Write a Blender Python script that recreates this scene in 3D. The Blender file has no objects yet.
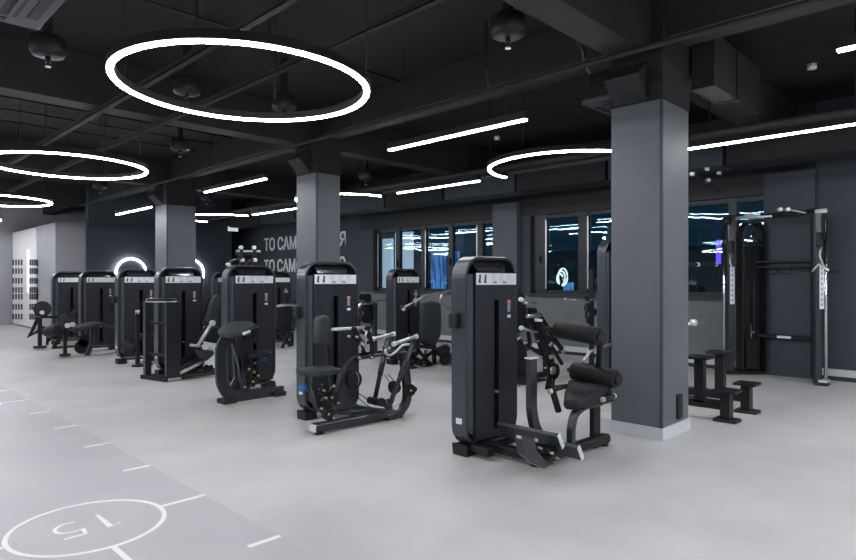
import bpy, math, random
from mathutils import Vector, Matrix
random.seed(7)
V = Vector
C = bpy.context.scene.collection
# ---------------------------------------------------------------- camera, world, exposure
CAM_H = 1.4; YAW = math.radians(45.5); FPX = 607.0; HOR = 280.5
cam = bpy.data.cameras.new('camera'); co = bpy.data.objects.new('camera', cam); C.objects.link(co)
co.location = (0, 0, CAM_H); co.rotation_euler = (math.pi/2, 0, -YAW)
cam.sensor_width = 36; cam.lens = FPX/856*36; cam.shift_y = .5/856; cam.clip_start = .05
bpy.context.scene.camera = co
w = bpy.data.worlds.new('night'); bpy.context.scene.world = w; w.use_nodes = True
w.node_tree.nodes['Background'].inputs[0].default_value = (.010, .030, .045, 1)
w.node_tree.nodes['Background'].inputs[1].default_value = 1.0
vs = bpy.context.scene.view_settings
vs.view_transform = 'Standard'; vs.look = 'None'; vs.gamma = 1; vs.use_curve_mapping = False
vs.exposure = 0.0
LAMP = 62.0          # radiance of the lamp diffusers

# ---------------------------------------------------------------- helpers: survey rays -> real positions
F2 = (math.sin(YAW), math.cos(YAW)); R2 = (math.cos(YAW), -math.sin(YAW))
def _dir(px): a = (px-428)/FPX; return F2[0]+a*R2[0], F2[1]+a*R2[1]
def Py(px, py, Y):      # point in the plane y = Y
    dx, dy = _dir(px); d = Y/dy; return V((d*dx, Y, CAM_H-(py-HOR)/FPX*d))
def Px(px, py, X):      # point in the plane x = X
    dx, dy = _dir(px); d = X/dx; return V((X, d*dy, CAM_H-(py-HOR)/FPX*d))
def Pz(px, py, z=0.0):  # point in the plane z
    dx, dy = _dir(px); d = (CAM_H-z)*FPX/(py-HOR); return V((d*dx, d*dy, z))

# ---------------------------------------------------------------- materials
def mat(name, col, rough=.5, metal=0, spec=.5, emit=None, es=0, coat=0):
    m = bpy.data.materials.new(name); m.use_nodes = True
    b = m.node_tree.nodes['Principled BSDF']
    b.inputs['Base Color'].default_value = (*col, 1); b.inputs['Roughness'].default_value = rough
    b.inputs['Metallic'].default_value = metal; b.inputs['Specular IOR Level'].default_value = spec
    if coat: b.inputs['Coat Weight'].default_value = coat
    if emit: b.inputs['Emission Color'].default_value = (*emit, 1); b.inputs['Emission Strength'].default_value = es
    return m
def noisy(m, scale, c1, c2, detail=3, bump=0, stretch=(1, 1, 1), coord='Object', lo=.35, hi=.65, bdist=.02):
    nt = m.node_tree; N = nt.nodes; L = nt.links; b = N['Principled BSDF']
    tc = N.new('ShaderNodeTexCoord'); mp = N.new('ShaderNodeMapping'); mp.inputs['Scale'].default_value = stretch
    no = N.new('ShaderNodeTexNoise'); no.inputs['Scale'].default_value = scale; no.inputs['Detail'].default_value = detail
    cr = N.new('ShaderNodeValToRGB'); cr.color_ramp.elements[0].color = (*c1, 1); cr.color_ramp.elements[1].color = (*c2, 1)
    cr.color_ramp.elements[0].position = lo; cr.color_ramp.elements[1].position = hi
    L.new(tc.outputs[coord], mp.inputs[0]); L.new(mp.outputs[0], no.inputs['Vector']); L.new(no.outputs['Fac'], cr.inputs[0])
    L.new(cr.outputs[0], b.inputs['Base Color'])
    if bump:
        bp = N.new('ShaderNodeBump'); bp.inputs['Strength'].default_value = bump; bp.inputs['Distance'].default_value = bdist
        L.new(no.outputs['Fac'], bp.inputs['Height']); L.new(bp.outputs[0], b.inputs['Normal'])
    return m
M = {}
M['floor'] = noisy(mat('floor_resin', (.48, .48, .485), .42, spec=.45), 1.3, (.50, .50, .505), (.58, .577, .575), 5, .04)
M['zone'] = noisy(mat('floor_zone', (.43, .43, .47), .40, spec=.45), 1.1, (.455, .455, .485), (.50, .50, .52), 4, .03)
M['line'] = mat('white_paint', (.93, .93, .93), .5)
M['ceil'] = noisy(mat('black_ceiling', (.05, .06, .065), .8), 2.2, (.006, .0088, .0096), (.0098, .0130, .0140), 6, .5)
M['beam'] = noisy(mat('beam_paint', (.06, .07, .075), .7), 3, (.011, .014, .0165), (.016, .020, .0225), 5, .3)
M['column'] = noisy(mat('column_paint', (.13, .14, .155), .55), 2.5, (.118, .128, .146), (.130, .141, .160), 4, .05)
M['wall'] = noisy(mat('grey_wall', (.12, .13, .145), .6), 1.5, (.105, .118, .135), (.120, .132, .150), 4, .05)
M['wall_top_shade'] = mat('wall_top_shade_paint', (.020, .024, .028), .6)  # dimness above lamp level, put into the wall colour
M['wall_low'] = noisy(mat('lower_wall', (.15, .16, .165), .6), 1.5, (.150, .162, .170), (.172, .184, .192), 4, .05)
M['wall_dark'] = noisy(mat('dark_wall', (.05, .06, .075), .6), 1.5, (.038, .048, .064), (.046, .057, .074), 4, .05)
M['wall_light'] = noisy(mat('light_wall', (.3, .3, .32), .5), 1.2, (.34, .345, .375), (.38, .385, .415), 4, .03)
M['panel_white'] = mat('white_panel', (.86, .86, .88), .45)
M['base'] = mat('skirting_white', (.62, .64, .68), .35)
M['basedark'] = mat('skirting_black', (.03, .033, .038), .5)
M['frame_win'] = mat('window_frame_grey', (.016, .022, .028), .4)
M['black'] = mat('black_plastic', (.012, .013, .015), .5, spec=.35)
M['blackmetal'] = noisy(mat('black_powder_coat', (.02, .022, .025), .40, metal=.2, spec=.35), 60, (.012, .0135, .016), (.017, .019, .022), 2, .05, bdist=.002)
M['grey'] = noisy(mat('charcoal_powder_coat', (.06, .068, .08), .32, metal=.4, coat=.3), 60, (.030, .035, .043), (.038, .043, .052), 2, .05, bdist=.002)
M['shell'] = noisy(mat('tower_shell_coat', (.06, .068, .08), .30, metal=.5, coat=.35), 60, (.056, .066, .082), (.064, .075, .093), 2, .04, bdist=.002)
for k_ in ('grey', 'shell'): M[k_].node_tree.nodes['Principled BSDF'].inputs['Coat Roughness'].default_value = .22
M['pad'] = noisy(mat('pad_leatherette', (.028, .031, .035), .55, spec=.22), 90, (.014, .016, .018), (.020, .022, .025), 3, .25, bdist=.002)
M['padgrey'] = noisy(mat('grey_leatherette', (.06, .068, .07), .55, spec=.28), 90, (.032, .037, .040), (.042, .047, .051), 3, .25, bdist=.002)
M['rubber'] = mat('rubber', (.014, .015, .016), .65)
M['chrome'] = mat('chrome', (.78, .79, .80), .16, metal=1)
M['satin'] = mat('satin_steel', (.62, .63, .64), .34, metal=.9)
M['cap'] = mat('aluminium_cap', (.80, .81, .82), .38, metal=.3)
M['placard'] = mat('placard_white', (.78, .80, .84), .35, emit=None)
M['print'] = mat('print_dark', (.06, .065, .08), .5)
M['printgrey'] = mat('print_grey', (.33, .36, .42), .5)
M['orange'] = mat('sticker_orange', (.70, .30, .17), .5)
M['blue'] = mat('blue_cap', (.02, .12, .36), .4)
M['yellow'] = mat('yellow_dot', (.55, .50, .06), .5)
M['header'] = mat('header_plate', (.12, .125, .13), .18, metal=.8)
M['letter'] = mat('letter_white', (.92, .93, .94), .5)
M['stack'] = mat('weight_stack', (.008, .008, .009), .5, metal=.2)
M['grille'] = mat('grille_grey', (.06, .065, .07), .5)
M['sign'] = mat('sign_lit', (.8, .8, .8), .5, emit=(.9, .95, 1), es=.6)
M['lamp'] = mat('lamp_diffuser', (.9, .9, .9), .5, emit=(.96, .97, 1.0), es=LAMP)
M['ledring'] = mat('led_ring', (.9, .9, .9), .5, emit=(.93, .96, 1.0), es=16)
M['strip'] = mat('led_strip_warm', (.9, .9, .9), .5, emit=(1, .92, .74), es=.95)
M['outwhite'] = noisy(mat('lit_curtain', (.6, .65, .7), .9, emit=(.86, .84, .88), es=.95), 6, (.5, .55, .6), (.7, .72, .75), 3, stretch=(1, 6, .4))
M['outbrick'] = mat('outside_wall', (.05, .09, .12), .9)
M['neon'] = mat('festoon_white', (.9, .9, .8), .5, emit=(1, .98, .85), es=2.2)
M['violet'] = mat('violet_reflection', (.3, .1, .9), .5, emit=(.16, .06, 1.0), es=3.2)
# blue light curtain: streaked emission
m = mat('blue_light_curtain', (.02, .05, .12), .8); nt = m.node_tree; N = nt.nodes; L = nt.links
tc = N.new('ShaderNodeTexCoord'); mp = N.new('ShaderNodeMapping'); mp.inputs['Scale'].default_value = (3, 9, .9)
no = N.new('ShaderNodeTexNoise'); no.inputs['Scale'].default_value = 1.6; no.inputs['Detail'].default_value = 4
cr = N.new('ShaderNodeValToRGB'); cr.color_ramp.elements[0].position = .42; cr.color_ramp.elements[1].position = .74
cr.color_ramp.elements[0].color = (.01, .05, .16, 1); cr.color_ramp.elements[1].color = (.22, .50, 1, 1)
b = N['Principled BSDF']; L.new(tc.outputs['Object'], mp.inputs[0]); L.new(mp.outputs[0], no.inputs['Vector']); L.new(no.outputs['Fac'], cr.inputs[0])
L.new(cr.outputs[0], b.inputs['Emission Color']); b.inputs['Emission Strength'].default_value = 1.6; M['bluecurtain'] = m
# window glass: see-through with a clear reflection (double pane)
m = bpy.data.materials.new('window_glass'); m.use_nodes = True; nt = m.node_tree; N = nt.nodes; L = nt.links; N.clear()
o_ = N.new('ShaderNodeOutputMaterial'); mx = N.new('ShaderNodeMixShader'); tr = N.new('ShaderNodeBsdfTransparent'); gl = N.new('ShaderNodeBsdfGlossy')
lw = N.new('ShaderNodeLayerWeight'); lw.inputs[0].default_value = .5
pw = N.new('ShaderNodeMath'); pw.operation = 'POWER'; pw.inputs[1].default_value = 4.0; fr = N.new('ShaderNodeMath'); fr.operation = 'MULTIPLY_ADD'; fr.inputs[1].default_value = .9; fr.inputs[2].default_value = .05
L.new(lw.outputs['Facing'], pw.inputs[0]); L.new(pw.outputs[0], fr.inputs[0])
tr.inputs[0].default_value = (.78, .86, .90, 1); gl.inputs['Roughness'].default_value = .012; gl.inputs[0].default_value = (.85, .93, 1, 1)
no = N.new('ShaderNodeTexNoise'); no.inputs['Scale'].default_value = 1.6; tc = N.new('ShaderNodeTexCoord')
bp = N.new('ShaderNodeBump'); bp.inputs['Strength'].default_value = .12; bp.inputs['Distance'].default_value = .02
L.new(tc.outputs['Object'], no.inputs['Vector']); L.new(no.outputs['Fac'], bp.inputs['Height']); L.new(bp.outputs[0], gl.inputs['Normal'])
L.new(fr.outputs[0], mx.inputs[0]); L.new(tr.outputs[0], mx.inputs[1]); L.new(gl.outputs[0], mx.inputs[2]); L.new(mx.outputs[0], o_.inputs[0])
M['glass'] = m
# ribbed panel
def ribbed(name, col, n=55, axis='X'):
    m = mat(name, col, .42, metal=.3); nt = m.node_tree; N = nt.nodes; L = nt.links; b = N['Principled BSDF']
    tc = N.new('ShaderNodeTexCoord'); wv = N.new('ShaderNodeTexWave'); wv.bands_direction = axis; wv.inputs['Scale'].default_value = n/3.0
    bp = N.new('ShaderNodeBump'); bp.inputs['Strength'].default_value = .5; bp.inputs['Distance'].default_value = .006
    L.new(tc.outputs['Object'], wv.inputs['Vector']); L.new(wv.outputs['Fac'], bp.inputs['Height']); L.new(bp.outputs[0], b.inputs['Normal'])
    return m
M['rib'] = ribbed('ribbed_panel', (.024, .028, .038))
# perforated strip
m = mat('perforated_panel', (.10, .11, .13), .5, metal=.2); nt = m.node_tree; N = nt.nodes; L = nt.links; b = N['Principled BSDF']
tc = N.new('ShaderNodeTexCoord'); mp = N.new('ShaderNodeMapping'); mp.inputs['Rotation'].default_value = (0, math.pi/4, 0); mp.inputs['Scale'].default_value = (62, 1, 62)
fr_ = N.new('ShaderNodeVectorMath'); fr_.operation = 'FRACTION'
sb = N.new('ShaderNodeVectorMath'); sb.operation = 'SUBTRACT'; sb.inputs[1].default_value = (.5, 0, .5)
ml = N.new('ShaderNodeVectorMath'); ml.operation = 'MULTIPLY'; ml.inputs[1].default_value = (1, 0, 1)
ln = N.new('ShaderNodeVectorMath'); ln.operation = 'LENGTH'
cr = N.new('ShaderNodeValToRGB'); cr.color_ramp.interpolation = 'CONSTANT'; cr.color_ramp.elements[1].position = .34
cr.color_ramp.elements[0].color = (.008, .008, .01, 1); cr.color_ramp.elements[1].color = (.12, .13, .15, 1)
L.new(tc.outputs['Object'], mp.inputs[0]); L.new(mp.outputs[0], fr_.inputs[0]); L.new(fr_.outputs[0], sb.inputs[0]); L.new(sb.outputs[0], ml.inputs[0])
L.new(ml.outputs[0], ln.inputs[0]); L.new(ln.outputs['Value'], cr.inputs[0]); L.new(cr.outputs[0], b.inputs['Base Color']); M['perf'] = m

# ---------------------------------------------------------------- mesh helpers
class MB:
    def __init__(s): s.v = []; s.f = []; s.sm = []
    def add(s, vs_, fs, smooth=False):
        n = len(s.v); s.v += [V(p) for p in vs_]
        for k, f in enumerate(fs):
            s.f.append([n+i for i in f]); s.sm.append(smooth if isinstance(smooth, bool) else smooth[k])
        return s
    def box(s, lo, hi):
        x0, y0, z0 = lo; x1, y1, z1 = hi
        return s.add([(x0,y0,z0),(x1,y0,z0),(x1,y1,z0),(x0,y1,z0),(x0,y0,z1),(x1,y0,z1),(x1,y1,z1),(x0,y1,z1)],
                     [(0,3,2,1),(4,5,6,7),(0,1,5,4),(1,2,6,5),(2,3,7,6),(3,0,4,7)])
    def prism(s, pts, ext):      # outline extruded by vector ext
        n = len(pts); ext = V(ext); a = [V(p) for p in pts]; nrm = V((0,0,0))
        for i in range(n): nrm += a[i].cross(a[(i+1) % n])
        if nrm.dot(ext) > 0: a = a[::-1]
        return s.add(a+[p+ext for p in a], [tuple(range(n)), tuple(range(2*n-1, n-1, -1))] + [(i, i+n, (i+1) % n+n, (i+1) % n) for i in range(n)])
    def sweep(s, pts, prof, up=(0,0,1), closed=False, smooth=False, caps=True):
        pts = [V(p) for p in pts]; n = len(pts); k = len(prof); vs_ = []; up = V(up)
        prev = None
        for i in range(n):
            if closed: t = (pts[(i+1) % n]-pts[i-1])
            else: t = pts[min(i+1, n-1)]-pts[max(i-1, 0)]
            t.normalize(); a = up.cross(t)
            if a.length < 1e-3: a = prev or V((1, 0, 0)).cross(t)
            if prev is not None and closed is False and a.dot(prev) < 0 and abs(a.normalized().dot(prev)) > .5: a = -a
            a.normalize(); prev = a.copy(); bb = t.cross(a)
            sc = 1.0
            if 0 < i < n-1 or closed:
                t1 = (pts[i]-pts[i-1]).normalized(); t2 = (pts[(i+1) % n]-pts[i]).normalized()
                sc = 1/max(.5, math.cos(t1.angle(t2, 0)/2))
            for (u, v_) in prof: vs_.append(pts[i]+a*u*(sc if not smooth else 1)+bb*v_*(sc if False else 1))
        fs = []
        for i in range(n if closed else n-1):
            j = (i+1) % n
            for q in range(k): fs.append((i*k+q, i*k+(q+1) % k, j*k+(q+1) % k, j*k+q))
        smf = [smooth]*len(fs)
        if caps and not closed: fs += [tuple(range(k-1, -1, -1)), tuple((n-1)*k+q for q in range(k))]; smf += [False, False]
        return s.add(vs_, fs, smf)
    def tube(s, pts, r, n=12, closed=False): return s.sweep(fil(pts, r*3) if len(pts) > 2 and not closed else pts, [(r*math.cos(2*math.pi*i/n), r*math.sin(2*math.pi*i/n)) for i in range(n)], up=(.013, .021, 1), closed=closed, smooth=True)
    def bar(s, pts, wd, h, up=(0, 0, 1), rad=None):   # rectangular tube, wd across, h along up
        a, b_ = wd/2, h/2; c = min(a, b_)*.35
        pr = [(a, -b_+c), (a, b_-c), (a-c, b_), (-a+c, b_), (-a, b_-c), (-a, -b_+c), (-a+c, -b_), (a-c, -b_)]
        return s.sweep(fil(pts, rad) if rad else pts, pr, up=up)
    def disc(s, c, axis, r, t, n=24, rim=0):   # solid cylinder centred at c
        ax = V(axis).normalized()*t/2; c = V(c); return s.sweep([c-ax, c+ax], [(r*math.cos(2*math.pi*i/n), r*math.sin(2*math.pi*i/n)) for i in range(n)], up=(.013, .021, 1) if abs(ax.normalized().z) < .9 else (1, .01, 0), smooth=True)
    def roll(s, p0, p1, r, e=.25, n=24):       # cylinder with rounded ends
        p0 = V(p0); p1 = V(p1); d = (p1-p0).normalized(); e = r*e; st = [(0, .0), (0, r-e), (e*.3, r-e*.3), (e, r)]
        rings = [(p0+d*a, rr) for a, rr in st]+[(p1-d*a, rr) for a, rr in st[::-1]]
        u = V((.013, .021, 1)).cross(d).normalized(); v_ = d.cross(u); vs_ = []
        for c, rr in rings:
            for i in range(n): vs_.append(c+(u*math.cos(2*math.pi*i/n)+v_*math.sin(2*math.pi*i/n))*max(rr, .0005))
        fs = [(i*n+q, i*n+(q+1) % n, (i+1)*n+(q+1) % n, (i+1)*n+q) for i in range(len(rings)-1) for q in range(n)]
        return s.add(vs_, fs, True)
def fil(pts, r, n=5):            # fillet the corners of a polyline
    pts = [V(p) for p in pts]; out = [pts[0]]
    for i in range(1, len(pts)-1):
        a, b_, c = pts[i-1], pts[i], pts[i+1]; d1 = (a-b_); d2 = (c-b_); q = min(r, d1.length*.45, d2.length*.45)
        s_ = b_+d1.normalized()*q; e = b_+d2.normalized()*q
        for k in range(n+1): t = k/n; out.append(s_*(1-t)**2+b_*2*t*(1-t)+e*t*t)
    out.append(pts[-1]); return out
def link(name, mb, m, parent=None, off=V((0, 0, 0)), bevel=0, seg=2, smooth=False):
    me = bpy.data.meshes.new(name); me.from_pydata([tuple(p-off) for p in mb.v], [], mb.f)
    me.polygons.foreach_set('use_smooth', [bool(x or smooth) for x in mb.sm]); me.update()
    me.materials.append(M[m] if isinstance(m, str) else m)
    o = bpy.data.objects.new(name, me); C.objects.link(o)
    if parent: o.parent = parent
    if bevel:
        bv = o.modifiers.new('bevel', 'BEVEL'); bv.width = bevel; bv.segments = seg; bv.limit_method = 'ANGLE'; bv.angle_limit = math.radians(40)
    return o
class Thing:
    def __init__(s, name, label, cat, loc, group=None):
        s.loc = V(loc); s.o = bpy.data.objects.new(name, None); C.objects.link(s.o); s.o.location = s.loc; s.o.empty_display_size = .1
        s.o['label'] = label; s.o['category'] = cat
        if group: s.o['group'] = group
    def part(s, name, mb, m, parent=None, label=None, **k):
        o = link(name, mb, m, parent or s.o, s.loc, **k)
        if label: o['label'] = label
        return o
def single(name, mb, m, label, cat, loc, group=None, **k):
    o = link(name, mb, m, None, V(loc), **k); o.location = loc; o['label'] = label; o['category'] = cat
    if group: o['group'] = group
    return o
def struct(name, mb, m, parent=None, **k):
    o = link(name, mb, m, parent, **k)
    if not parent: o['kind'] = 'structure'
    return o

# ================================================================ THE ROOM
XW = 10.1; CZ = 3.95
struct('floor', MB().box((-14, -10, -.2), (XW+.3, 23.2, 0)), 'floor')
# training zone and its painted marks
struct('trim_1', MB().box((-3.6, -5, -.05), (1.80, 21, .0015)), 'zone')['label'] = 'lavender grey training zone of the floor'
ln = MB()
for k in range(-3, 14):
    y = 3.81+.905*k; lng = (k % 5 == 0)
    ln.box((1.522 if lng else 1.61, y-.016, .001), (1.80, y+.016, .004))
    if lng:
        ln.box((.55, y-.016, .001), (.705, y+.016, .004)) if k == 0 else None
ln.box((1.10, 2.6, .001), (1.13, 3.401, .004))
RC = (1.115, 3.81); n = 72
for i in range(n):
    a0, a1 = 2*math.pi*i/n, 2*math.pi*(i+1)/n
    ln.prism([(RC[0]+r*math.cos(a), RC[1]+r*math.sin(a), .001) for r, a in ((.382, a0), (.408, a0), (.408, a1), (.382, a1))], (0, 0, .003))
    if i % 1 == 0: ln.prism([(RC[0]+r*math.cos(a), RC[1]+4.52+r*math.sin(a), .001) for r, a in ((.382, a0), (.408, a0), (.408, a1), (.382, a1))], (0, 0, .003))
struct('trim_2', ln, 'line')['label'] = 'white painted ring and tick marks on the floor'
def text(s_, size, loc, rot, sx, name, m, ext=.004, parent=None, off=.0, kind=True):
    cu = bpy.data.curves.new(name, 'FONT'); cu.body = s_; cu.size = size; cu.extrude = ext; cu.offset = off
    to = bpy.data.objects.new('t', cu); C.objects.link(to); bpy.context.view_layer.update()
    dg = bpy.context.evaluated_depsgraph_get(); me = bpy.data.meshes.new_from_object(to.evaluated_get(dg)); bpy.data.objects.remove(to)
    xs = [v.co.x for v in me.vertices]; ys = [v.co.y for v in me.vertices]; x0, x1, y1 = min(xs), max(xs), max(ys)
    for v in me.vertices: v.co.x = (v.co.x-x0)/(x1-x0)*sx; v.co.y = v.co.y/y1*size
    me.materials.clear(); me.materials.append(M[m])
    o = bpy.data.objects.new(name, me); C.objects.link(o); o.location = loc; o.rotation_euler = rot
    if kind: o['kind'] = 'structure'
    return o
one = MB(); Z_ = .004
def stroke(mb, pts, w_=.020): mb.sweep([V((x, y, Z_)) for x, y in pts], [(-w_/2, -.002), (w_/2, -.002), (w_/2, .001), (-w_/2, .001)])
stroke(one, [(1.195, 3.945), (1.195, 3.70), (1.255, 3.722)])
struct('trim_3', one, 'line')['label'] = 'white digit one painted inside the floor ring'
five = MB()
stroke(five, [(.955, 3.69), (1.065, 3.69), (1.072, 3.775), (1.035, 3.765), (1.0, 3.768), (.972, 3.785), (.955, 3.815), (.952, 3.85), (.965, 3.885), (.99, 3.91), (1.025, 3.922), (1.07, 3.912)])
struct('trim_4', five, 'line')['label'] = 'white digit five painted inside the floor ring'
# ceiling, beams
struct('ceiling', MB().box((-14, -10, CZ), (XW+.3, 23.2, CZ+.2)), 'ceil')
k = 0
for y0 in (-2.76, 2.36, 7.55, 12.95, 18.3):
    struct('ceiling_beam', MB().box((-14, y0, 3.4), (XW, y0+.3, CZ)), 'beam')
struct('ceiling_beam', MB().box((9.2, -10, 3.05), (9.75, 22.8, 3.5)), 'beam')
struct('ceiling_beam', MB().box((5.30, -10, 3.55), (5.65, 22.8, CZ)), 'beam')
# outer walls
struct('wall_left', MB().box((-14.2, -10, 0), (-14, 23, CZ)), 'wall_light')
struct('wall_back', MB().box((-14, -10.2, 0), (XW+.3, -10, CZ)), 'panel_white')
struct('wall_end', MB().box((-14, 22.8, 0), (XW+.3, 23, CZ)), 'wall_light')
# window wall: pieces around the two window bands
WT, WS = 2.70, 1.14; WA = (7.95, 11.9); WB = (2.77, 7.06)
r = MB(); struct('wall_right_low', MB().box((XW, -10, 0), (XW+.3, 12.4, WS-.036)), 'wall_low'); r.box((XW, -10, WS-.036), (XW+.3, 12.4, WS)); struct('wall_right_top', MB().box((XW, -10, WT), (XW+.3, 12.4, CZ)), 'wall_top_shade')
r.box((XW, -10, WS), (XW+.3, WB[0], WT)); r.box((XW, WB[1], WS), (XW+.3, WA[0], WT)); r.box((XW, WA[1], WS), (XW+.3, 12.4, WT))
struct('wall_right', r, 'wall_dark')
struct('wall_right_far', MB().box((XW, 12.4, 0), (XW+.3, 22.8, CZ)), 'wall_dark')
struct('wall_pilaster', MB().box((XW-.12, 2.12, 0), (XW, 2.78, 2.98)), 'wall_dark')
struct('wall_pilaster', MB().box((XW-.12, 7.30, 0), (XW, 7.92, 2.98)), 'wall')
struct('wall_right_near', MB().box((XW-.02, -10, .16), (XW, 2.12, CZ)), 'wall_dark')
struct('baseboard_right', MB().box((XW-.05, -10, .06), (XW, 12.4, .155)), 'base')
struct('baseboard_right_plinth', MB().box((XW-.06, -10, 0), (XW, 12.4, .06)), 'basedark')
def window(idx, y0, y1, muls, lite):
    fr = MB(); t = .07; xa, xb = XW+.10, XW+.17
    fr.box((xa, y0, WS), (xb, y1, WS+t)); fr.box((xa, y0, WT-t), (xb, y1, WT)); fr.box((xa, y0, WS), (xb, y0+t, WT)); fr.box((xa, y1-t, WS), (xb, y1, WT))
    for (a, b_) in muls: fr.box((xa-.02, a, WS+.001), (xb+.001, b_, WT-.001))
    root = struct('window_%d' % idx, fr, 'frame_win')
    struct('window_sill', MB().box((XW-.10, y0-.05, WS-.035), (XW+.10, y1+.05, WS+.003)), 'basedark', root)
    es = [y0+t]+[v for m_ in sorted(muls) for v in m_]+[y1-t]
    for i in range(0, len(es), 2):
        if es[i+1]-es[i] < .12: continue
        for q_, sk_ in ((.02, .010), (.05, -.006)): struct('window_pane', MB().prism([(xa+q_, es[i], WS+t), (xa+q_, es[i+1], WS+t), (xa+q_+sk_, es[i+1], WT-t), (xa+q_+sk_, es[i], WT-t)], (.004, 0, 0)), 'glass', root)
    for y in lite: struct('window_seal', MB().box((xa-.024, y-.012, WS+.1), (xa-.012, y+.012, WT-.1)), 'satin', root)
    hb = MB()
    for (a, b_) in muls[::2]: hb.box((xa-.06, (a+b_)/2-.015, 1.75), (xa-.02, (a+b_)/2+.015, 1.90))
    struct('window_handle', hb, 'black', root)
    return root
window(1, *WA, [(10.98, 11.12), (10.10, 10.24), (9.22, 9.36), (8.36, 8.50)], [11.80, 8.51, 10.09])
window(2, *WB, [(6.73, 7.0), (5.83, 6.02), (4.92, 5.08), (4.0, 4.16), (3.22, 3.34)], [6.74, 5.82])
# far block with light panels
struct('wall_block', MB().box((4.50, 18.1, 0), (5.3, 22.8, 2.93)), 'wall_light')
pan = struct('wall_block_panel', MB().box((4.47, 19.95, .06), (4.50, 22.75, 2.90)), 'panel_white')
hl = MB()
for px in (13.4, 16.2, 19.0, 21.8, 30.4, 32.5, 34.6, 36.5):
    for py in (262.5, 271, 280.7, 290, 296.6, 306.8, 316.6):
        p = Px(px, py, 4.47); q0 = Px(px-.75, py, 4.47); q1 = Px(px+.75, py, 4.47)
        hh = .085; hl.box((4.463, q1.y, p.z-hh+.0), (4.471, q0.y, p.z+hh))
struct('panel_slots', hl, 'black', pan)
p0 = Px(27.6, 292, 4.44)
single('light_strip', MB().box((4.43, p0.y-.035, 1.05), (4.465, p0.y+.035, 2.30)), 'strip', 'vertical warm light strip on the white slotted wall panel', 'light', (4.45, p0.y, 1.0))
struct('wall_far', MB().box((5.22, 17.9, 0), (9.35, 18.1, CZ)), 'wall_dark')
struct('wall_passage', MB().box((9.15, 18.1, 0), (9.35, 22.8, CZ)), 'wall_dark')
# columns
for i, (x0, y0, x1, y1) in enumerate([(5.22, 2.26, 5.80, 2.74), (5.22, 7.43, 5.65, 7.95), (5.22, 12.78, 5.84, 13.38), (5.3, -2.9, 5.8, -2.4)]):
    c = struct('column', MB().box((x0, y0, 0), (x1, y1, CZ)), 'column')
    ym = (y0+y1)/2+.05
    struct('column_haunch', MB().prism([(x0, ym-.16, 3.0), (x0-.20, ym-.16, 3.20), (x0, ym-.16, 3.36)], (0, .32, 0)), 'beam', c)
    struct('column_head_shade', MB().box((x0-.008, y0-.008, 2.99), (x1+.008, y1+.008, CZ)), 'ceil', c)  # near-black sleeve stands in for the shade above the lamps
    sk = MB().box((x0-.012, y0-.012, 0), (x1+.012, y1+.012, .105)); struct('column_skirting', sk, 'base', c)
    struct('column_edge', MB().box((x0-.003, y0-.003, .105), (x0+.02, y0+.02, 3.0)), 'wall_dark', c)
    if i == 0: struct('socket_strip', MB().box((x0+.30, y0-.02, .14), (x0+.40, y0, .36)), 'black', c)

# slogan on the far part of the window wall
for s_, z in (('ТО САМОЕ ВРЕМЯ', 2.34), ('ТО САМОЕ МЕСТО', 1.66)):
    o = text(s_, .40, (XW-.012, 17.19, z), (math.pi/2, 0, -math.pi/2), 4.17, 'wall_lettering', 'letter', 0.008, off=.005, kind=False)
    o['label'] = 'upper line of white lettering on dark wall' if z > 2 else 'lower line of white lettering on dark wall'
    o['category'] = 'sign'
# exit sign at the passage
p = Py(233, 229, 17.6); ex = Thing('exit_sign', 'small lit rectangular sign hanging high at the dark passage', 'sign', (p.x, 17.6, p.z))
ex.part('sign_face', MB().box((p.x-.16, 17.58, p.z-.07), (p.x+.16, 17.62, p.z+.07)), 'sign')
ex.part('hanger', MB().tube([(p.x, 17.6, p.z+.07), (p.x, 17.6, CZ)], .006, 6), 'black')

# ================================================================ LAMPS
LZ = 2.86
def wires(th, pts):
    for q in pts: th.part('suspension_wire', MB().tube([(q[0], q[1], LZ+.06), (q[0], q[1], 3.395 if any(b0-.01 < q[1] < b0+.31 for b0 in (-2.76, 2.36, 7.55, 12.95, 18.3)) else CZ-.004)], .0035, 6), 'black')
def arc_lamp(label, cx, cy, r, a0, a1, name='ring_lamp', group=None):
    th = Thing(name, label, 'lamp', (cx, cy, LZ), group); full = abs(a1-a0) > 6.2; n = 80 if full else 40
    pts = [(cx+r*math.cos(a0+(a1-a0)*i/n), cy+r*math.sin(a0+(a1-a0)*i/n), 0) for i in range(n if full else n+1)]
    hs = [V((x, y, LZ+.042)) for x, y, _ in pts]; df = [V((x, y, LZ)) for x, y, _ in pts]
    th.part('housing', MB().sweep(hs, [(-.028, -.03), (.028, -.03), (.028, .03), (-.028, .03)], closed=full), 'black')
    th.part('diffuser', MB().sweep(df, [(-.020, .014), (-.020, .004), (-.013, -.005), (.013, -.005), (.020, .004), (.020, .014)], closed=full), 'lamp')
    m_ = 4 if full else 3
    wires(th, [(cx+r*math.cos(a0+(a1-a0)*(i+.5)/m_), cy+r*math.sin(a0+(a1-a0)*(i+.5)/m_)) for i in range(m_)])
    return th
def bar_lamp(label, x, y0, y1, group=None):
    th = Thing('linear_lamp', label, 'lamp', (x, (y0+y1)/2, LZ), group)
    th.part('housing', MB().box((x-.03, y0, LZ+.012), (x+.03, y1, LZ+.08)), 'black')
    th.part('diffuser', MB().box((x-.021, y0+.01, LZ-.001), (x+.021, y1-.01, LZ+.012)), 'lamp')
    wires(th, [(x, y0+.25), (x, y1-.25)])
RG = [('largest and nearest ring lamp, hanging over the painted floor', 4.24), ('second ring lamp of the left row, behind the largest one', 8.80), ('third ring lamp of the left row, small at the left edge', 13.45), ('farthest ring lamp of the left row, a bright sliver at the left edge', 17.9)]
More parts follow.
